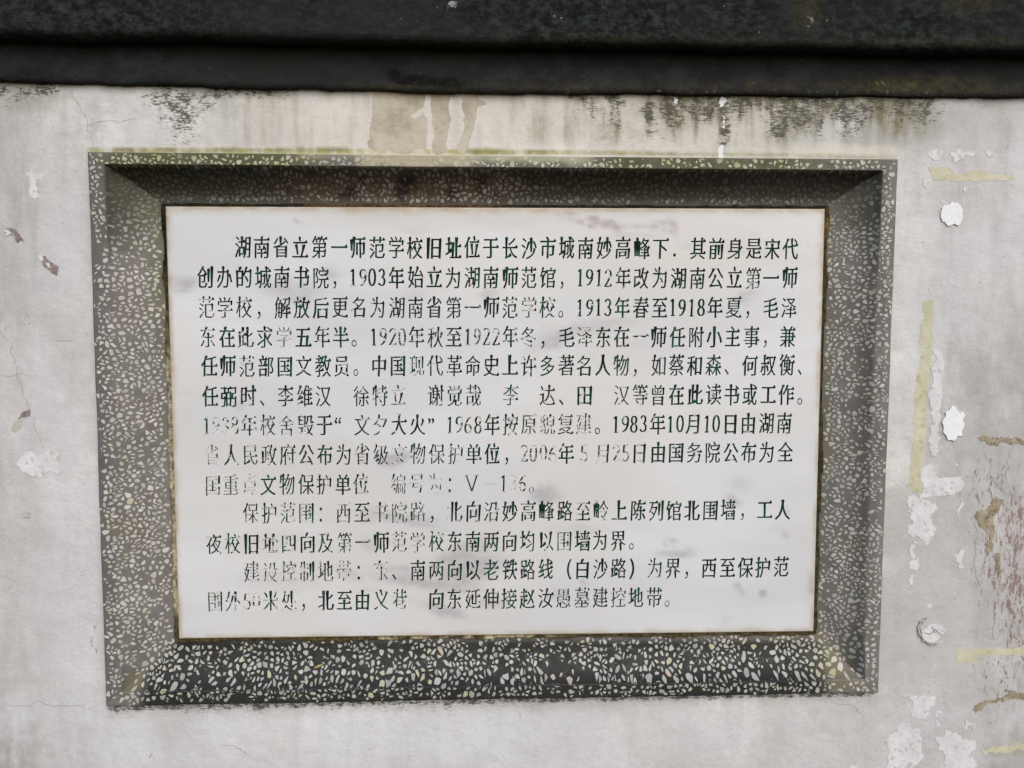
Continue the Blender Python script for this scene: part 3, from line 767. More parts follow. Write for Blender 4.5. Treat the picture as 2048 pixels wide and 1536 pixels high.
# ================================================================== TERRAZZO FRAME
FRAME = thing('terrazzo_frame', 'grey terrazzo frame full of white marble chippings around the inscribed tablet', 'frame', (0, WALL_Y, -.44))
def build_frame():
    tt = np.unique(np.concatenate([np.linspace(0, .03, 5), np.linspace(.03, RIMT - .02, 8), np.linspace(RIMT - .02, RIMT + .08, 12), np.linspace(RIMT + .08, .93, 26)]))
    Vs, Fs, base = [], [], 0
    for k_ in range(4):
        o0, o1 = OC[k_], OC[(k_ + 1) % 4]; i0, i1 = IC[k_], IC[(k_ + 1) % 4]
        L = np.linalg.norm(o1 - o0); ns = int(L / .004)
        s = np.linspace(0, 1, ns)[:, None, None]; t = tt[None, :, None]
        O = o0 + (o1 - o0) * s; I = i0 + (i1 - i0) * s
        P = O + (I - O) * t
        P = P.reshape(-1, 2)
        y, _, _ = hgt(P[:, 0], P[:, 1])
        V = np.stack([P[:, 0], y, P[:, 1]], -1)
        V3 = V.reshape(ns, len(tt), 3)
        sk = V3[:, :1].copy(); sk[..., 1] = .0                 # outer side going back into the wall
        V3 = np.concatenate([sk, V3], 1)
        Vs.append(V3.reshape(-1, 3)); F = gridmesh(ns, len(tt) + 1) + base
        Fs.append(F); base += V3.shape[0] * V3.shape[1]
    V = np.concatenate(Vs); F = np.concatenate(Fs)
    t, k_ = t_of(V[:, [0, 2]])
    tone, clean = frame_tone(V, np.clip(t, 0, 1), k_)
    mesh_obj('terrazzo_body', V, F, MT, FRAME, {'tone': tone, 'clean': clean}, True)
    # mortar bed between frame and tablet
    Vs, Fs, base = [], [], 0
    for k_ in range(4):
        o0, o1 = OC[k_], OC[(k_ + 1) % 4]; i0, i1 = IC[k_], IC[(k_ + 1) % 4]
        L = np.linalg.norm(o1 - o0); ns = int(L / .003)
        s = np.linspace(0, 1, ns)[:, None, None]; t = np.linspace(.885, 1.03, 9)[None, :, None]
        O = o0 + (o1 - o0) * s; I = i0 + (i1 - i0) * s
        P = (O + (I - O) * t).reshape(-1, 2)
        tv = np.tile(np.linspace(.885, 1.03, 9), ns)
        rg = fbm(P[:, 0] * 60, P[:, 1] * 60, 100 + k_, 4) - .5
        wob = fbm(P[:, 0] * 22, P[:, 1] * 22, 110, 3) - .5
        y0, _, _ = hgt(P[:, 0], P[:, 1])
        edge = .925 + wob * .10
        y = np.where(tv < edge, BED_Y + .003, BED_Y - .0045 + rg * .006 + .0 * y0)
        V = np.stack([P[:, 0], y, P[:, 1]], -1)
        Vs.append(V); Fs.append(gridmesh(ns, 9) + base); base += len(V)
    V = np.concatenate(Vs); F = np.concatenate(Fs)
    X, Y = to_px(V); _, kk = t_of(V[:, [0, 2]])
    s = Spots(X, Y, 30, 8, 20); g = fbm(X / 24, Y / 24, 120)
    c = np.zeros((len(V), 3)); c[:] = (.075, .065, .04)
    c = lerp(c, np.array([.02, .019, .012]), ((kk == 0) * (1 - .8 * s.box(640, 380, 960, 430, 60, 20)))[:, None])
    c = lerp(c, np.array([.10, .062, .032]), ((kk == 0) * s.box(640, 380, 980, 430, 60, 20))[:, None])
    c = lerp(c, np.array([.018, .017, .012]), ((kk == 3) * (1 - sm(500, 700, Y)))[:, None])
    c = lerp(c, np.array([.36, .32, .24]), ((kk == 3) * sm(620, 740, Y) * (1 - sm(1210, 1240, Y)))[:, None])
    c = lerp(c, np.array([.10, .085, .045]), ((kk == 3) * sm(520, 640, Y) * (1 - sm(640, 740, Y)))[:, None])
    c = lerp(c, np.array([.085, .068, .032]), ((kk == 2) * 1.0)[:, None])
    c = lerp(c, np.array([.40, .36, .24]), ((kk == 2) * (s.ell(790, 1276, 60, 9) + s.ell(930, 1276, 70, 6) + s.ell(1040, 1275, 60, 5)) * sm(.45, .6, g)).clip(0, 1)[:, None])
    c = lerp(c, np.array([.05, .042, .025]), ((kk == 1) * 1.0)[:, None])
    c = lerp(c, np.array([.17, .105, .045]), ((kk == 1) * s.ell(1662, 450, 12, 42) * sm(.4, .6, g)).clip(0, 1)[:, None])
    mesh_obj('mortar_joint', V, F, MO, FRAME, {'tone': c}, True)

    # ---- marble chippings: shrunken cells of an irregular packing
    x0, x1 = OC[:, 0].min(), OC[:, 0].max(); z0, z1 = OC[:, 1].min(), OC[:, 1].max()
    sp = .0088
    pts = []
    for i in range(int((x1 - x0) / sp) + 1):
        for j in range(int((z1 - z0) / sp) + 1):
            px, pz = x0 + (i + .5 + RNG.uniform(-.48, .48)) * sp, z0 + (j + .5 + RNG.uniform(-.48, .48)) * sp
            pts.append((px, pz))
            if pz < -.34 and RNG.random() < .08: pts.pop(); continue
            e = .66 if px > .5 and -.33 < pz < .33 else (.46 if px < -.5 else .30)
            if RNG.random() < e:
                pts.append((px + RNG.uniform(-.5, .5) * sp, pz + RNG.uniform(-.5, .5) * sp))
    pts = np.array(pts)
    t, kk = t_of(pts)
    keep = (t > -.08) & (t < 1.02)
    pts = pts[keep]; t = t[keep]; kk = kk[keep]
    cell = {}
    for i, p in enumerate(pts): cell.setdefault((int(p[0] // .015), int(p[1] // .015)), []).append(i)
    chips = []
    for i, p in enumerate(pts):
        if not (.004 < t[i] < .915): continue
        dn = vn(p[0] * 28, p[1] * 28, 303)
        if RNG.random() < .05 + .28 * (dn > .66): continue
        poly = [(p[0] - .012, p[1] - .012), (p[0] + .012, p[1] - .012), (p[0] + .012, p[1] + .012), (p[0] - .012, p[1] + .012)]
        ci, cj = int(p[0] // .015), int(p[1] // .015)
        for di in (-1, 0, 1):
            for dj in (-1, 0, 1):
                for j in cell.get((ci + di, cj + dj), ()):
                    if j == i: continue
                    q = pts[j]; mx, mz = (p[0] + q[0]) / 2, (p[1] + q[1]) / 2; nx, nz = q[0] - p[0], q[1] - p[1]
                    out = []
                    for a in range(len(poly)):
                        A, B = poly[a], poly[(a + 1) % len(poly)]
                        da = (A[0] - mx) * nx + (A[1] - mz) * nz; db = (B[0] - mx) * nx + (B[1] - mz) * nz
                        if da <= 0: out.append(A)
                        if (da < 0) != (db < 0):
                            f = da / (da - db); out.append((A[0] + (B[0] - A[0]) * f, A[1] + (B[1] - A[1]) * f))
                    poly = out
                    if len(poly) < 3: break
        if len(poly) < 3: continue
        P = np.array(poly); c = P.mean(0)
        a = RNG.uniform(0, math.pi); sq = RNG.uniform(.48, 1.0); sc = RNG.uniform(.52, .90)
        d = np.array([math.cos(a), math.sin(a)]); e = np.array([-d[1], d[0]])
        Q = P - c
        u = Q @ d * sc; v = Q @ e * sc * sq
        Q = c + u[:, None] * d + v[:, None] * e
        ra_ = RNG.normal(0, .32); Q = c + (Q - c) @ np.array([[math.cos(ra_), math.sin(ra_)], [-math.sin(ra_), math.cos(ra_)]])
        # drop near-double corners, knock some corners off
        R_ = []
        for a_ in range(len(Q)):
            A, B, C = Q[a_ - 1], Q[a_], Q[(a_ + 1) % len(Q)]
            if np.linalg.norm(B - A) < .0009: continue
            if RNG.random() < .6:
                f1, f2 = RNG.uniform(.15, .38), RNG.uniform(.15, .38)
                R_ += [B + (A - B) * f1, B + (C - B) * f2]
            else: R_.append(B)
        if len(R_) < 3: continue
        Q = np.array(R_)
        area = .5 * abs(np.dot(Q[:, 0], np.roll(Q[:, 1], -1)) - np.dot(Q[:, 1], np.roll(Q[:, 0], -1)))
        if area < 2e-6: continue
        tq, _ = t_of(Q)
        if tq.min() < .0005 or tq.max() > .925: continue
        chips.append((area, Q, RNG.random(3)))
    chips.sort(key=lambda c_: -c_[0])
    def chip_geo(Q, rnd):
        n = len(Q); c = Q.mean(0)
        if np.dot(Q[:, 0], np.roll(Q[:, 1], -1)) - np.dot(Q[:, 1], np.roll(Q[:, 0], -1)) < 0: Q = Q[::-1]
        ring = c + (Q - c) * .9
        A = np.concatenate([[c], ring, Q])
        y, tq, kq = hgt(A[:, 0], A[:, 1])
        pr = .00035 + .0003 * rnd[0]
        yy = y - pr; yy[n + 1:] = y[n + 1:] + .0004
        V = np.stack([A[:, 0], yy, A[:, 1]], -1)
        F = [(0, 1 + i, 1 + (i + 1) % n) for i in range(n)]
        F += [(1 + i, n + 1 + i, n + 1 + (i + 1) % n, 1 + (i + 1) % n) for i in range(n)]
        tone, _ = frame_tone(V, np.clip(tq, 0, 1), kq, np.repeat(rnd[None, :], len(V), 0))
        return V, F, tone
    for area, Q, rnd in chips[:300]:
        V, F, tone = chip_geo(Q, rnd)
        mesh_obj('marble_chip', V, F, MC, FRAME, {'tone': tone})
    # the rest in one mesh
    BV, BF, meta = [], [], []
    b = 0
    for area, Q, rnd in chips[300:]:
        n = len(Q); c = Q.mean(0)
        if np.dot(Q[:, 0], np.roll(Q[:, 1], -1)) - np.dot(Q[:, 1], np.roll(Q[:, 0], -1)) < 0: Q = Q[::-1]
        A = np.concatenate([[c], c + (Q - c) * .88, Q])
        lift = np.concatenate([np.full(n + 1, -(.0003 + .0003 * rnd[0])), np.full(n, .0004)])
        BV.append(np.concatenate([A, lift[:, None], np.repeat(rnd[None, :], 2 * n + 1, 0)], 1))
        BF += [(b, b + 1 + i, b + 1 + (i + 1) % n) for i in range(n)]
        BF += [(b + 1 + i, b + n + 1 + i, b + n + 1 + (i + 1) % n, b + 1 + (i + 1) % n) for i in range(n)]
        b += 2 * n + 1
    A = np.concatenate(BV)
    y, tq, kq = hgt(A[:, 0], A[:, 1])
    V = np.stack([A[:, 0], y + A[:, 2], A[:, 1]], -1)
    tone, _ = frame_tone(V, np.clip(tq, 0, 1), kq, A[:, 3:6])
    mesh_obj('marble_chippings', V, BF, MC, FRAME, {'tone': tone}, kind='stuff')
    print('chips', len(chips))
build_frame()

# ================================================================== MARBLE TABLET with the cut inscription
TAB = thing('marble_tablet', 'white marble tablet with thirteen lines of worn green Chinese lettering', 'plaque', (0, SLAB_Y, SZ0))

# rows: text, (x0,y) centre-left in image pixels, (x1,y) centre-right, cells, wear per cell
ROWS = [
 ("湖南省立第一师范学校旧址位于长沙市城南妙高峰下．其前身是宋代", (466, 495), (1600, 498), 30, "000100001000001000000010000000"),
 ("创办的城南书院，{1903}年始立为湖南师范馆，{1912}年改为湖南公立第一师", (391, 555), (1598, 557), 32, "01011122311111211211233210111300"),
 ("范学校，解放后更名为湖南省第一师范学校。{1913}年春至{1918}年夏，毛泽", (393, 615), (1596, 616), 32, "43312221333213223443322110111112"),
 ("东在此求学五年半。{1920}年秋至{1922}年冬，毛泽东在一师任附小主事，兼", (396, 675), (1594, 674), 32, "41426132244342443431413411111100"),
 ("任师范部国文教员。中国现代革命史上许多著名人物，如蔡和森、何叔衡、", (399, 734), (1628, 730), 33, "114122232326422114122132311111002"),
 ("任弼时、李维汉、徐特立、谢觉哉、李　达、田　汉等曾在此读书或工作。", (401, 794), (1627, 789), 33, "122222293479344940333043211111111"),
 ("{1938}年校舍毁于“文夕大火”{1968}年按原貌复建。{1983}年{10}月{10}日由湖南", (404, 853), (1587, 846), 32, "65455324343314424463622222221211"),
 ("省人民政府公布为省级文物保护单位，{2006}年~{5}月{25}日由国务院公布为全", (406, 912), (1588, 904), 32, "86543323446445322552665412223111"),
 ("国重点文物保护单位，编号为：Ⅴ－{136}。", (406, 971), (1054, 967), 17.5, "658133427977825775"),
 ("保护范围：西至书院路，北向沿妙高峰路至岭上陈列馆北围墙，工人", (482, 1029), (1583, 1018), 30, "555434366744332421342122111111"),
 ("夜校旧址四向及第一师范学校东南两向均以围墙为界。", (410, 1088), (1291, 1081), 24, "343653443255422223451121"),
 ("建设控制地带：东、南两向以老铁路线（白沙路）为界，西至保护范", (484, 1146), (1580, 1133), 30, "566648161223321212122142111111"),
 ("围外{50}米处，北至由义巷，向东延伸接赵汝愚墓建控地带。", (411, 1205), (1362, 1193), 26, "57655112144922322224325234"),
]

# glyph outlines from the built-in typeface
_gc = {}
def glyphs(chars):
    cu = bpy.data.curves.new('tmp', 'FONT'); cu.body = 'x'
    for ch in chars:
        c = bpy.data.curves.new('g', 'FONT'); c.body = ch; c.resolution_u = 2
        o = bpy.data.objects.new('g', c); COL.objects.link(o)
        bpy.context.view_layer.objects.active = o
        for q in bpy.context.selected_objects: q.select_set(False)
        o.select_set(True)
        bpy.ops.object.convert(target='CURVE')
        o = bpy.context.view_layer.objects.active
        cs = []
        for s in o.data.splines:
            bp = s.bezier_points; n = len(bp); pl = []
            for i in range(n):
                a, b = bp[i], bp[(i + 1) % n]
                p0, p1, p2, p3 = a.co, a.handle_right, b.handle_left, b.co
                L = (p3 - p0).length
                pl.append((p0.x, p0.y))
                d1 = abs((p1 - p0).cross(p3 - p0).z) / (L + 1e-9); d2 = abs((p2 - p0).cross(p3 - p0).z) / (L + 1e-9)
                if max(d1, d2) > .004:
                    for k_ in (1, 2, 3) if max(d1, d2) > .02 else (1,):
                        t = k_ / (4 if max(d1, d2) > .02 else 2); u = 1 - t
                        q = p0 * u ** 3 + p1 * 3 * u * u * t + p2 * 3 * u * t * t + p3 * t ** 3
                        pl.append((q.x, q.y))
            P = [pl[0]]
            for q in pl[1:]:
                if math.hypot(q[0] - P[-1][0], q[1] - P[-1][1]) > .004: P.append(q)
            if math.hypot(P[0][0] - P[-1][0], P[0][1] - P[-1][1]) < .004: P.pop()
            if len(P) > 2: cs.append(np.array(P))
        _gc[ch] = cs
        d = o.data
        bpy.data.objects.remove(o); bpy.data.curves.remove(d)

def cplx(ch):
    n = sum(len(c_) for c_ in _gc[ch])
    return .029 if n < 26 else (.023 if n < 45 else .016)

def songify(cs, wx, wy):
    """carve the even strokes of the built-in letters into cut-stone ones: stems kept, bars thinned, ends flared"""
    out = []
    for P in cs:
        n = len(P)
        ar = .5 * (np.dot(P[:, 0], np.roll(P[:, 1], -1)) - np.dot(P[:, 1], np.roll(P[:, 0], -1)))
        E = np.roll(P, -1, 0) - P; L = np.linalg.norm(E, axis=1)
        # outward of the ink: ink lies to one side consistently for both outlines and counters
        N = np.stack([E[:, 1], -E[:, 0]], -1) / L[:, None] * ORI
        Q = []
        for i in range(n):
            e0, e1 = E[i - 1] / L[i - 1], E[i] / L[i]
            n0, n1 = N[i - 1], N[i]
            # offsets of the two lines
            o0 = n0[0] ** 2 * wx + n0[1] ** 2 * wy; o1 = n1[0] ** 2 * wx + n1[1] ** 2 * wy
            den = n0[0] * n1[1] - n0[1] * n1[0]
            if abs(den) > .25:
                dx = (o0 * n1[1] - o1 * n0[1]) / den; dy = (n0[0] * o1 - n1[0] * o0) / den
            else:
                m_ = (n0 + n1); m_ = m_ / (np.linalg.norm(m_) + 1e-9); dx, dy = m_ * (o0 + o1) / 2
            lim = .03
            dx = max(-lim, min(lim, dx)); dy = max(-lim, min(lim, dy))
            p = P[i] + (dx, dy)
            cr = (e0[0] * e1[1] - e0[1] * e1[0]) * ORI
            convex = cr > .5
            # right end of a bar: triangular flare on its upper side
            if convex and n0[1] > .9 and n1[0] > .8 and L[i] < .12 and L[i - 1] > .12:
                Q += [p + (-.15, 0), p + (-.055, .095), p + (.03, -.01)]; continue
            if convex and n1[1] > .9 and n0[0] > .8 and L[i - 1] < .12 and L[i] > .12:
                Q += [p + (.03, -.01), p + (-.055, .095), p + (-.15, 0)]; continue
            # box corner, upper right
            if convex and ((n0[1] > .9 and n1[0] > .9) or (n1[1] > .9 and n0[0] > .9)):
                a = [p + (-.10, 0), p + (-.03, .055), p + (.035, -.012)]
                if not (n0[1] > .9): a = a[::-1]
                Q += a; continue
            # head of a stem: slanted to the left
            if convex and L[i] < .12 and n1[1] > .9 and n0[0] < -.8 and L[i - 1] > .12: Q.append(p + (-.045, .045)); continue
            if convex and L[i - 1] < .12 and n0[1] > .9 and n1[0] < -.8 and L[i] > .12: Q.append(p + (-.045, .045)); continue
            # foot of a stem cut on a slant
            if convex and L[i] < .12 and n1[1] < -.9 and n0[0] > .8 and L[i - 1] > .12: Q.append(p + (.0, .03)); continue
            if convex and L[i - 1] < .12 and n0[1] < -.9 and n1[0] < -.8 and L[i] > .12: Q.append(p + (-.006, -.02)); continue
            Q.append(p)
        out.append(np.array(Q))
    return out

# figures cut with a broad-edged tool: centre lines in a half-width cell
def arc(cx, cy, rx, ry, a0, a1, n=9):
    return [(cx + rx * math.cos(math.radians(a0 + (a1 - a0) * i / n)), cy + ry * math.sin(math.radians(a0 + (a1 - a0) * i / n))) for i in range(n + 1)]
DIG = {
 '0': [arc(.25, .38, .165, .37, 0, 360, 18)],
 '1': [[(.25, .75), (.25, .02)], [(.14, .64), (.25, .745)], [(.15, .015), (.35, .015)]],
 '2': [arc(.24, .56, .15, .19, 170, -20, 9) + [(.3, .36), (.2, .18), (.08, .02)], [(.08, .02), (.40, .03), (.42, .12)]],
 '3': [arc(.23, .57, .13, .18, 160, -80, 9), arc(.23, .20, .16, .19, 85, -155, 10)],
 '5': [[(.38, .75), (.14, .73), (.12, .42)], [(.12, .42)] + arc(.23, .22, .17, .21, 110, -150, 10)],
 '6': [[(.38, .73), (.26, .66), (.14, .48), (.10, .28)], arc(.25, .21, .16, .2, 0, 360, 16)],
 '8': [arc(.25, .56, .13, .18, 0, 360, 14), arc(.25, .19, .16, .19, 0, 360, 14)],
 'Ⅴ': [[(.16, .74), (.50, .03)], [(.50, .03), (.80, .74)], [(.08, .745), (.28, .745)], [(.70, .745), (.9, .745)]],
 '9': [[(.12, .03), (.26, .10), (.37, .28), (.40, .50)], arc(.25, .54, .15, .2, 0, 360, 16)],
}
def digit_polys(d, th):
    a, b = .056 * th, .026 * th
    out = []
    for pl in DIG[d]:
        for i in range(len(pl) - 1):
            p, q = np.array(pl[i]), np.array(pl[i + 1]); e = q - p; L = np.linalg.norm(e); n = np.array([-e[1], e[0]]) / L
            off = np.array([a * a * n[0], b * b * n[1]]) / math.sqrt((a * n[0]) ** 2 + (b * n[1]) ** 2)
            ex = e / L * .008
            out.append(np.array([p - off - ex, q - off + ex, q + off + ex, p + off - ex]))
    res = []
    for P in out:
        ar = .5 * (np.dot(P[:, 0], np.roll(P[:, 1], -1)) - np.dot(P[:, 1], np.roll(P[:, 0], -1)))
        res.append(P if ar > 0 else P[::-1])
    return res

def winding(P, polys):
    wn = np.zeros(len(P), int)
    for Q in polys:
        x0, y0 = Q[:, 0], Q[:, 1]; x1, y1 = np.roll(x0, -1), np.roll(y0, -1)
        px = P[:, 0][:, None]; py = P[:, 1][:, None]
        isl = (x1 - x0) * (py - y0) - (px - x0) * (y1 - y0)
        wn += ((y0 <= py) & (y1 > py) & (isl > 0)).sum(1) - ((y0 > py) & (y1 <= py) & (isl < 0)).sum(1)
    return wn

BARW = [0, .02, .04, .06, .085, .105, .115, .12, .10, 0]
def barness(C, polys):
    """+1 where the ink is a level bar, -1 where it is an upright stem"""
    A = np.concatenate(polys); B = np.concatenate([np.roll(p, -1, 0) for p in polys])
    out = np.zeros(len(C))
    def run(ax):
        o = 1 - ax
        a0, b0 = A[:, o][None], B[:, o][None]; c0 = C[:, o][:, None]
        hit = (a0 <= c0) != (b0 <= c0)
        tt = (c0 - a0) / np.where(np.abs(b0 - a0) < 1e-9, 1e-9, b0 - a0)
        xx = A[:, ax][None] + (B[:, ax] - A[:, ax])[None] * tt - C[:, ax][:, None]
        r_ = np.where(hit & (xx > 0), xx, 9).min(1); l_ = np.where(hit & (xx < 0), -xx, 9).min(1)
        return np.minimum(r_ + l_, .05)
    return np.clip(np.log(run(0) / run(1)) / 1.1, -1, 1)

# parse the rows
parsed = []
need = set()
for text, a, b, cells, wear in ROWS:
    items = []; i = 0; cpos = 0.0; ci = 0
    num = False
    while i < len(text):
        ch = text[i]
        if ch == '{': num = True; nd = text[i + 1:text.index('}', i)]; cs_ = cpos; i += 1; continue
        if ch == '}': num = False; i += 1; cpos = math.ceil(cpos * 2 - .01) / 2; continue
        if ch == '~': cpos += .25; i += 1; continue
        wv = int(wear[min(int(cpos), len(wear) - 1)])
        if num: items.append((ch, cpos, .5, wv, True)); cpos += .5
        else:
            items.append((ch, cpos, 1.0, wv, False)); cpos += 1.0
            need.add(ch if ch not in 'Ⅴ' else '－')
        i += 1
    print(len(items), cpos, cells)
    parsed.append((items, a, b, cells))
glyphs(sorted(need))
# orientation of the built-in outlines (ink side)
_A = sum(float(np.dot(_o[:, 0], np.roll(_o[:, 1], -1)) - np.dot(_o[:, 1], np.roll(_o[:, 0], -1))) for _o in _gc['国'])
ORI = 1 if _A > 0 else -1
print('ORI', ORI, [len(c) for c in _gc['国']])

WEAR = [.22, .30, .355, .405, .44, .475, .505, .535, .565, .7]
DEPTH = .0016
faceV, faceF = [], []
NB = 0
def add_face_rect(x0, x1, z0, z1, st=.006):
    global NB
    if x1 - x0 < 1e-6 or z1 - z0 < 1e-6: return
    nx = max(2, int((x1 - x0) / st) + 1); nz = max(2, int((z1 - z0) / st) + 1)
    X, Z = np.meshgrid(np.linspace(x0, x1, nx), np.linspace(z0, z1, nz), indexing='ij')
    faceV.append(np.stack([X.ravel(), np.zeros(X.size), Z.ravel()], -1))
    for f in gridmesh(nx, nz): faceF.append(tuple(int(v) + NB for v in f[::-1]))
    NB += X.size

rowcz = []
for items, a, b, cells in parsed:
    A = at(a[0], a[1], SLAB_Y); B = at(b[0], b[1], SLAB_Y)
    rowcz.append(((A[2] + B[2]) / 2, A[0], B[0]))
HC = .0205                                  # half height of a lettering band
CH = .0365                                  # letter height
prev = SZ1 - .002
bands = []
for cz, xa, xb in rowcz:
    bands.append((cz - HC, cz + HC))
for i, (lo_, hi_) in enumerate(bands):
    add_face_rect(SX0 + .002, SX1 - .002, hi_, prev); prev = lo_
add_face_rect(SX0 + .002, SX1 - .002, SZ0 + .002, prev)

for ri, (items, a, b, cells) in enumerate(parsed):
    cz, xa, xb = rowcz[ri]; lo_, hi_ = bands[ri]
    cw = (xb - xa) / cells
    line = bpy.data.objects.new('inscription_line', None); COL.objects.link(line); line.empty_display_size = .02
    line.parent = TAB; line.matrix_parent_inverse = TAB.matrix_world.inverted(); line.location = (xa, SLAB_Y, cz)
    bpy.context.view_layer.update()
    cur = SX0 + .002
    rr = random.Random(ri * 31 + 5)
    for ch, pos, wd, wv, isd in items:
        x0 = xa + pos * cw; x1 = x0 + wd * cw
        if ch == '　' or wv == 9: continue
        th = 1.06 - .03 * wv
        if isd: polys = digit_polys(ch, th)
        else:
            if ch in '，。、．：':
                polys = [p.copy() for p in _gc[ch]]
            elif ch == 'Ⅴ': polys = digit_polys(ch, .8)
            elif ch == '－': polys = [np.array([(.12, .37), (.88, .37), (.88, .40), (.12, .40)])]
            else: polys = songify(_gc[ch], cplx(ch) - .0022 * wv + rr.uniform(-.002, .002), -.001 - .0016 * wv)
        # place: narrow upright letters, each a little different
        sx = (.91 if not isd else .98) * cw * rr.uniform(.97, 1.02); sy = CH * .955 * rr.uniform(.98, 1.02)
        sl = rr.uniform(.0, .035); jx = rr.uniform(-.0006, .0006); jz = rr.uniform(-.0006, .0006)
        W = []
        for p in polys:
            if isd: u = (p[:, 0]) * sx; v = (p[:, 1] - .37) * sy * .98
            else: u = cw * .5 + (p[:, 0] - .5) * sx * .96; v = (p[:, 1] - .375) * sy
            q = np.stack([x0 + u + v * sl + jx, cz + v + jz], -1)
            q += (RNG.random(q.shape) - .5) * .0004
            q[:, 0] = np.clip(q[:, 0], x0 + .0002, x1 - .0002); q[:, 1] = np.clip(q[:, 1], lo_ + .0004, hi_ - .0004)
            W.append(q)
        if x0 - cur > 1e-5: add_face_rect(cur, x0, lo_, hi_)
        cur = x1
        verts = [Vector((x0, lo_)), Vector((x1, lo_)), Vector((x1, hi_)), Vector((x0, hi_))]; edges = [(0, 1), (1, 2), (2, 3), (3, 0)]
        for gx in np.linspace(x0, x1, 5 if wd == 1 else 3):
            for gz in np.linspace(lo_, hi_, 6): verts.append(Vector((gx, gz)))
        for q in W:
            s0 = len(verts); n = len(q)
            verts += [Vector(v) for v in q]; edges += [(s0 + i, s0 + (i + 1) % n) for i in range(n)]
        vo, eo, fo, _, _, _ = delaunay_2d_cdt(verts, edges, [], 0, 1e-7)
        P = np.array([(v.x, v.y) for v in vo]); Fa = np.array([f for f in fo])
        wn = winding(P[Fa].mean(1), W)
        inside = wn != 0
        # front
        faceV.append(np.stack([P[:, 0], np.zeros(len(P)), P[:, 1]], -1))
        for f, ins in zip(Fa, inside):
            A_, B_, C_ = P[f]
            if (B_[0] - A_[0]) * (C_[1] - A_[1]) - (B_[1] - A_[1]) * (C_[0] - A_[0]) < 0: f = f[::-1]
            if not ins: faceF.append(tuple(int(v) + NB for v in f))
        NB += len(P)
        # groove floor and sides
        ne = {}
        np_ = len(P); TF = []
        V = np.concatenate([np.stack([P[:, 0], np.full(np_, DEPTH), P[:, 1]], -1), np.stack([P[:, 0], np.zeros(np_), P[:, 1]], -1)])
        for f, ins in zip(Fa, inside):
            if not ins: continue
            A_, B_, C_ = P[f]
            if (B_[0] - A_[0]) * (C_[1] - A_[1]) - (B_[1] - A_[1]) * (C_[0] - A_[0]) < 0: f = f[::-1]
            TF.append(tuple(int(v) for v in f))
            for i in range(3): ne[(int(f[i]), int(f[(i + 1) % 3]))] = 1
        FW = list(WEAR[wv] + rr.uniform(-.012, .012) + (BARW[wv] * barness(P[Fa[inside]].mean(1), W) if wv > 0 else np.zeros(int(inside.sum()))))
        base_w = float(np.mean(FW)) if FW else 0
        for (i, j) in ne:
            if (j, i) not in ne: TF.append((j, i, i + np_, j + np_)); FW.append(base_w + .02)
        if not TF: continue
        used = np.zeros(len(V), bool)
        for f in TF: used[list(f)] = True
        idx = np.cumsum(used) - 1
        mesh_obj('character', V[used], [tuple(int(idx[v]) for v in f) for f in TF], MI, line, {'wear@face': FW})
    add_face_rect(cur, SX1 - .002, lo_, hi_)

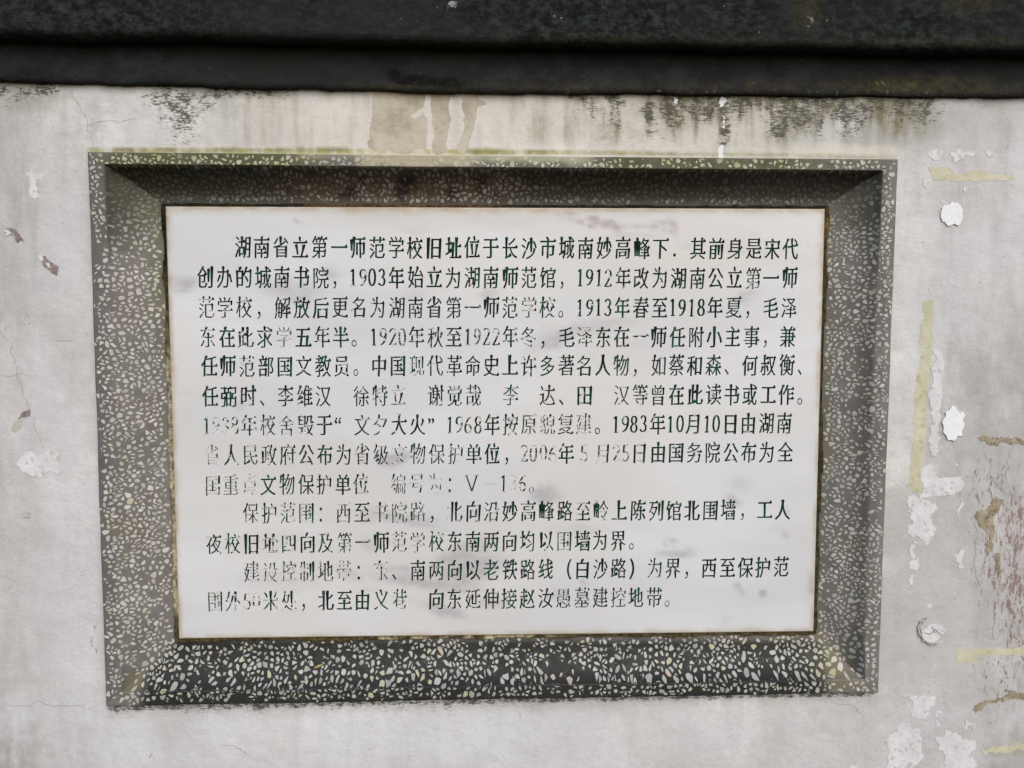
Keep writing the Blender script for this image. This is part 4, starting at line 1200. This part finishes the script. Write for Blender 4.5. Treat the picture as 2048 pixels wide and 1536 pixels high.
# slab body: bevelled border and sides
def ringrect(i, y):
    return [(SX0 + i, y, SZ0 + i), (SX1 - i, y, SZ0 + i), (SX1 - i, y, SZ1 - i), (SX0 + i, y, SZ1 - i)]
bv = ringrect(.002, 0.0) + ringrect(.0005, .0006) + ringrect(0, .002) + ringrect(0, .022)
faceV.append(np.array(bv))
for r_ in range(3):
    for i in range(4):
        a0 = NB + r_ * 4 + i; a1 = NB + r_ * 4 + (i + 1) % 4
        faceF.append((a1, a0, a0 + 4, a1 + 4))
faceF.append((NB + 12, NB + 15, NB + 14, NB + 13))
NB += 16
V = np.concatenate(faceV)
X, Y = to_px(V)
s = Spots(X, Y, 200, 7, 18)
gy = np.zeros(len(V)); pu = np.zeros(len(V)); br = np.zeros(len(V))
for c_ in [(368, 572, 26, 13, -10, .65), (350, 560, 30, 8, 0, .25), (582, 580, 52, 20, 5, .42), (660, 548, 20, 14, 0, .4), (1108, 682, 42, 13, -20, .55), (1180, 655, 90, 12, -8, .32),
           (1492, 592, 26, 11, -35, .4), (978, 588, 20, 14, 0, .35), (790, 918, 30, 11, -15, .75), (1093, 990, 26, 16, 0, .7), (800, 1035, 70, 9, 3, .5), (840, 1050, 40, 7, 10, .4),
           (918, 1112, 60, 20, -25, .55), (850, 1165, 95, 13, 8, .6), (935, 1145, 70, 26, -20, .6), (810, 1140, 60, 7, 5, .45), (890, 1222, 40, 12, 14, .65), (985, 1208, 24, 9, 0, .5),
           (700, 1150, 26, 10, 25, .35), (1350, 1108, 34, 7, 0, .6), (1380, 1104, 14, 5, 0, .5), (1472, 1172, 9, 5, 20, .6), (1485, 1184, 7, 6, 0, .6), (1527, 1188, 8, 8, 30, .75), (1453, 1241, 8, 5, 0, .75),
           (1625, 1172, 9, 22, 0, .6), (1572, 1071, 7, 6, 0, .55), (1466, 1002, 18, 9, 20, .6), (1350, 1081, 10, 5, -10, .5), (1578, 1022, 8, 8, 0, .45), (1330, 1086, 6, 4, 0, .45), (1477, 970, 25, 14, 0, .25),
           (1165, 1164, 6, 7, 0, .55), (800, 1162, 6, 4, 0, .5), (590, 440, 5, 6, 0, .55), (742, 1022, 12, 10, 0, .3), (480, 806, 10, 7, 0, .25), (1110, 1183, 10, 12, 0, .3),
           (475, 814, 8, 6, 0, .3), (830, 460, 30, 8, 0, .2), (1150, 1060, 60, 10, 0, .2), (560, 1160, 90, 20, 0, .18), (1130, 665, 25, 6, 0, .4), (830, 590, 20, 20, 0, .2), (600, 600, 24, 8, 0, .5),
           (1618, 1170, 5, 12, 0, .5), (1510, 470, 60, 6, 20, .12), (740, 1085, 20, 16, 0, .3), (1100, 1195, 6, 5, 0, .4)]:
    gy = np.maximum(gy, c_[5] * s.ell(*c_[:5], .7))
ring = np.abs(np.hypot((s.X - 1180) / 40 * .95 - (s.Y - 443) / 60, (s.Y - 441 - (s.X - 1180) * .22) / 9) - 1)
pu = np.maximum(pu, .6 * (1 - sm(.15, .5, ring)))
pu = np.maximum(pu, .5 * s.ell(1195, 440, 22, 5, 15, .6)); pu = np.maximum(pu, .38 * s.box(1215, 449, 1325, 453, 10, 3))
ring = np.abs(np.hypot((s.X - 1330) / 20, (s.Y - 452) / 10) - 1)
pu = np.maximum(pu, .5 * (1 - sm(.2, .6, ring)) * (s.Y < 462)); pu = np.maximum(pu, .55 * s.ell(1344, 462, 12, 6, 40, .7)); pu = np.maximum(pu, .35 * s.ell(1275, 469, 60, 4, -3, .7))
pu = np.maximum(pu, .3 * s.box(1590, 486, 1650, 489, 10, 2)); pu = np.maximum(pu, .25 * s.box(1360, 489, 1400, 492, 10, 2)); pu = np.maximum(pu, .25 * s.box(1470, 500, 1580, 503, 20, 2))
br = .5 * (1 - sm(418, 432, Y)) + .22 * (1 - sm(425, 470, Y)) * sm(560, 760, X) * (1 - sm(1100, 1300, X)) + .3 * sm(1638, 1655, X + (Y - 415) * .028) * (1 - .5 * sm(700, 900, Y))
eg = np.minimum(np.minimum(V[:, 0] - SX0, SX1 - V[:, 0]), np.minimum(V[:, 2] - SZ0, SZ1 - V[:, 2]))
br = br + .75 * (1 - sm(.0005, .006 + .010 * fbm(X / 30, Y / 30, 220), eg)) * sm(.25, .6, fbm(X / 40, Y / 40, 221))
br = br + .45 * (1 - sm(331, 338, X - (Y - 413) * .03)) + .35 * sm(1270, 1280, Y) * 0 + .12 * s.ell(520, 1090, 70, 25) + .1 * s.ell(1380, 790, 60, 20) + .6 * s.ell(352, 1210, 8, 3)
vein = np.stack([np.clip(gy * 1.1, 0, 1), np.clip(pu, 0, 1), np.clip(br, 0, 1)], -1)
mesh_obj('marble_slab', V, faceF, MM, TAB, {'vein': vein})

# ================================================================== small things lying on the lower cove
def lump(name, label, cat, px, py, r, mat, sx=(1, 1, 1), seed=1, rot=0.):
    W = at(px, py, -.004)
    y, _, _ = hgt(W[0:1], W[2:3])
    for _ in range(4):
        W = at(px, py, float(y[0]) - r * .3); y, _, _ = hgt(W[0:1], W[2:3])
    V, F = [], []; nu, nv = 12, 8
    for j in range(nv + 1):
        for i in range(nu):
            th = math.pi * j / nv; ph = 2 * math.pi * i / nu
            q = np.array([math.sin(th) * math.cos(ph), math.sin(th) * math.sin(ph), math.cos(th)])
            rr_ = 1 + .45 * (float(vn(q[0] * 2.3 + seed, q[1] * 2.3 + q[2] * 1.7, seed)) - .5) * 2
            q = q * rr_ * r * np.array(sx)
            c_, s_ = math.cos(rot), math.sin(rot)
            V.append((q[0] * c_ - q[2] * s_, q[1], q[0] * s_ + q[2] * c_))
    for j in range(nv):
        for i in range(nu): F.append((j * nu + i, j * nu + (i + 1) % nu, (j + 1) * nu + (i + 1) % nu, (j + 1) * nu + i))
    o = mesh_obj(name, V, F, mat, None, None, True, label=label, category=cat)
    o.location = (float(W[0]), float(y[0]) - r * .35, float(W[2]))
    return o
MDRY = mat_patch('dried_brown', (.03, .018, .014), (.07, .04, .03), .8, 300)
lump('dried_husk', 'small dark brown dried husk stuck on the lower left of the terrazzo frame', 'debris', 690, 1329, .0048, MDRY, (1.25, .7, .8), 4, -.5)
lump('leaf_fragment', 'thin yellowish leaf fragment lying across the chippings left of the brown husk', 'leaf', 637, 1332, .006, mat_patch('dry_leaf', (.33, .27, .09), (.42, .36, .16), .7, 200), (1.5, .12, .28), 8, .45)
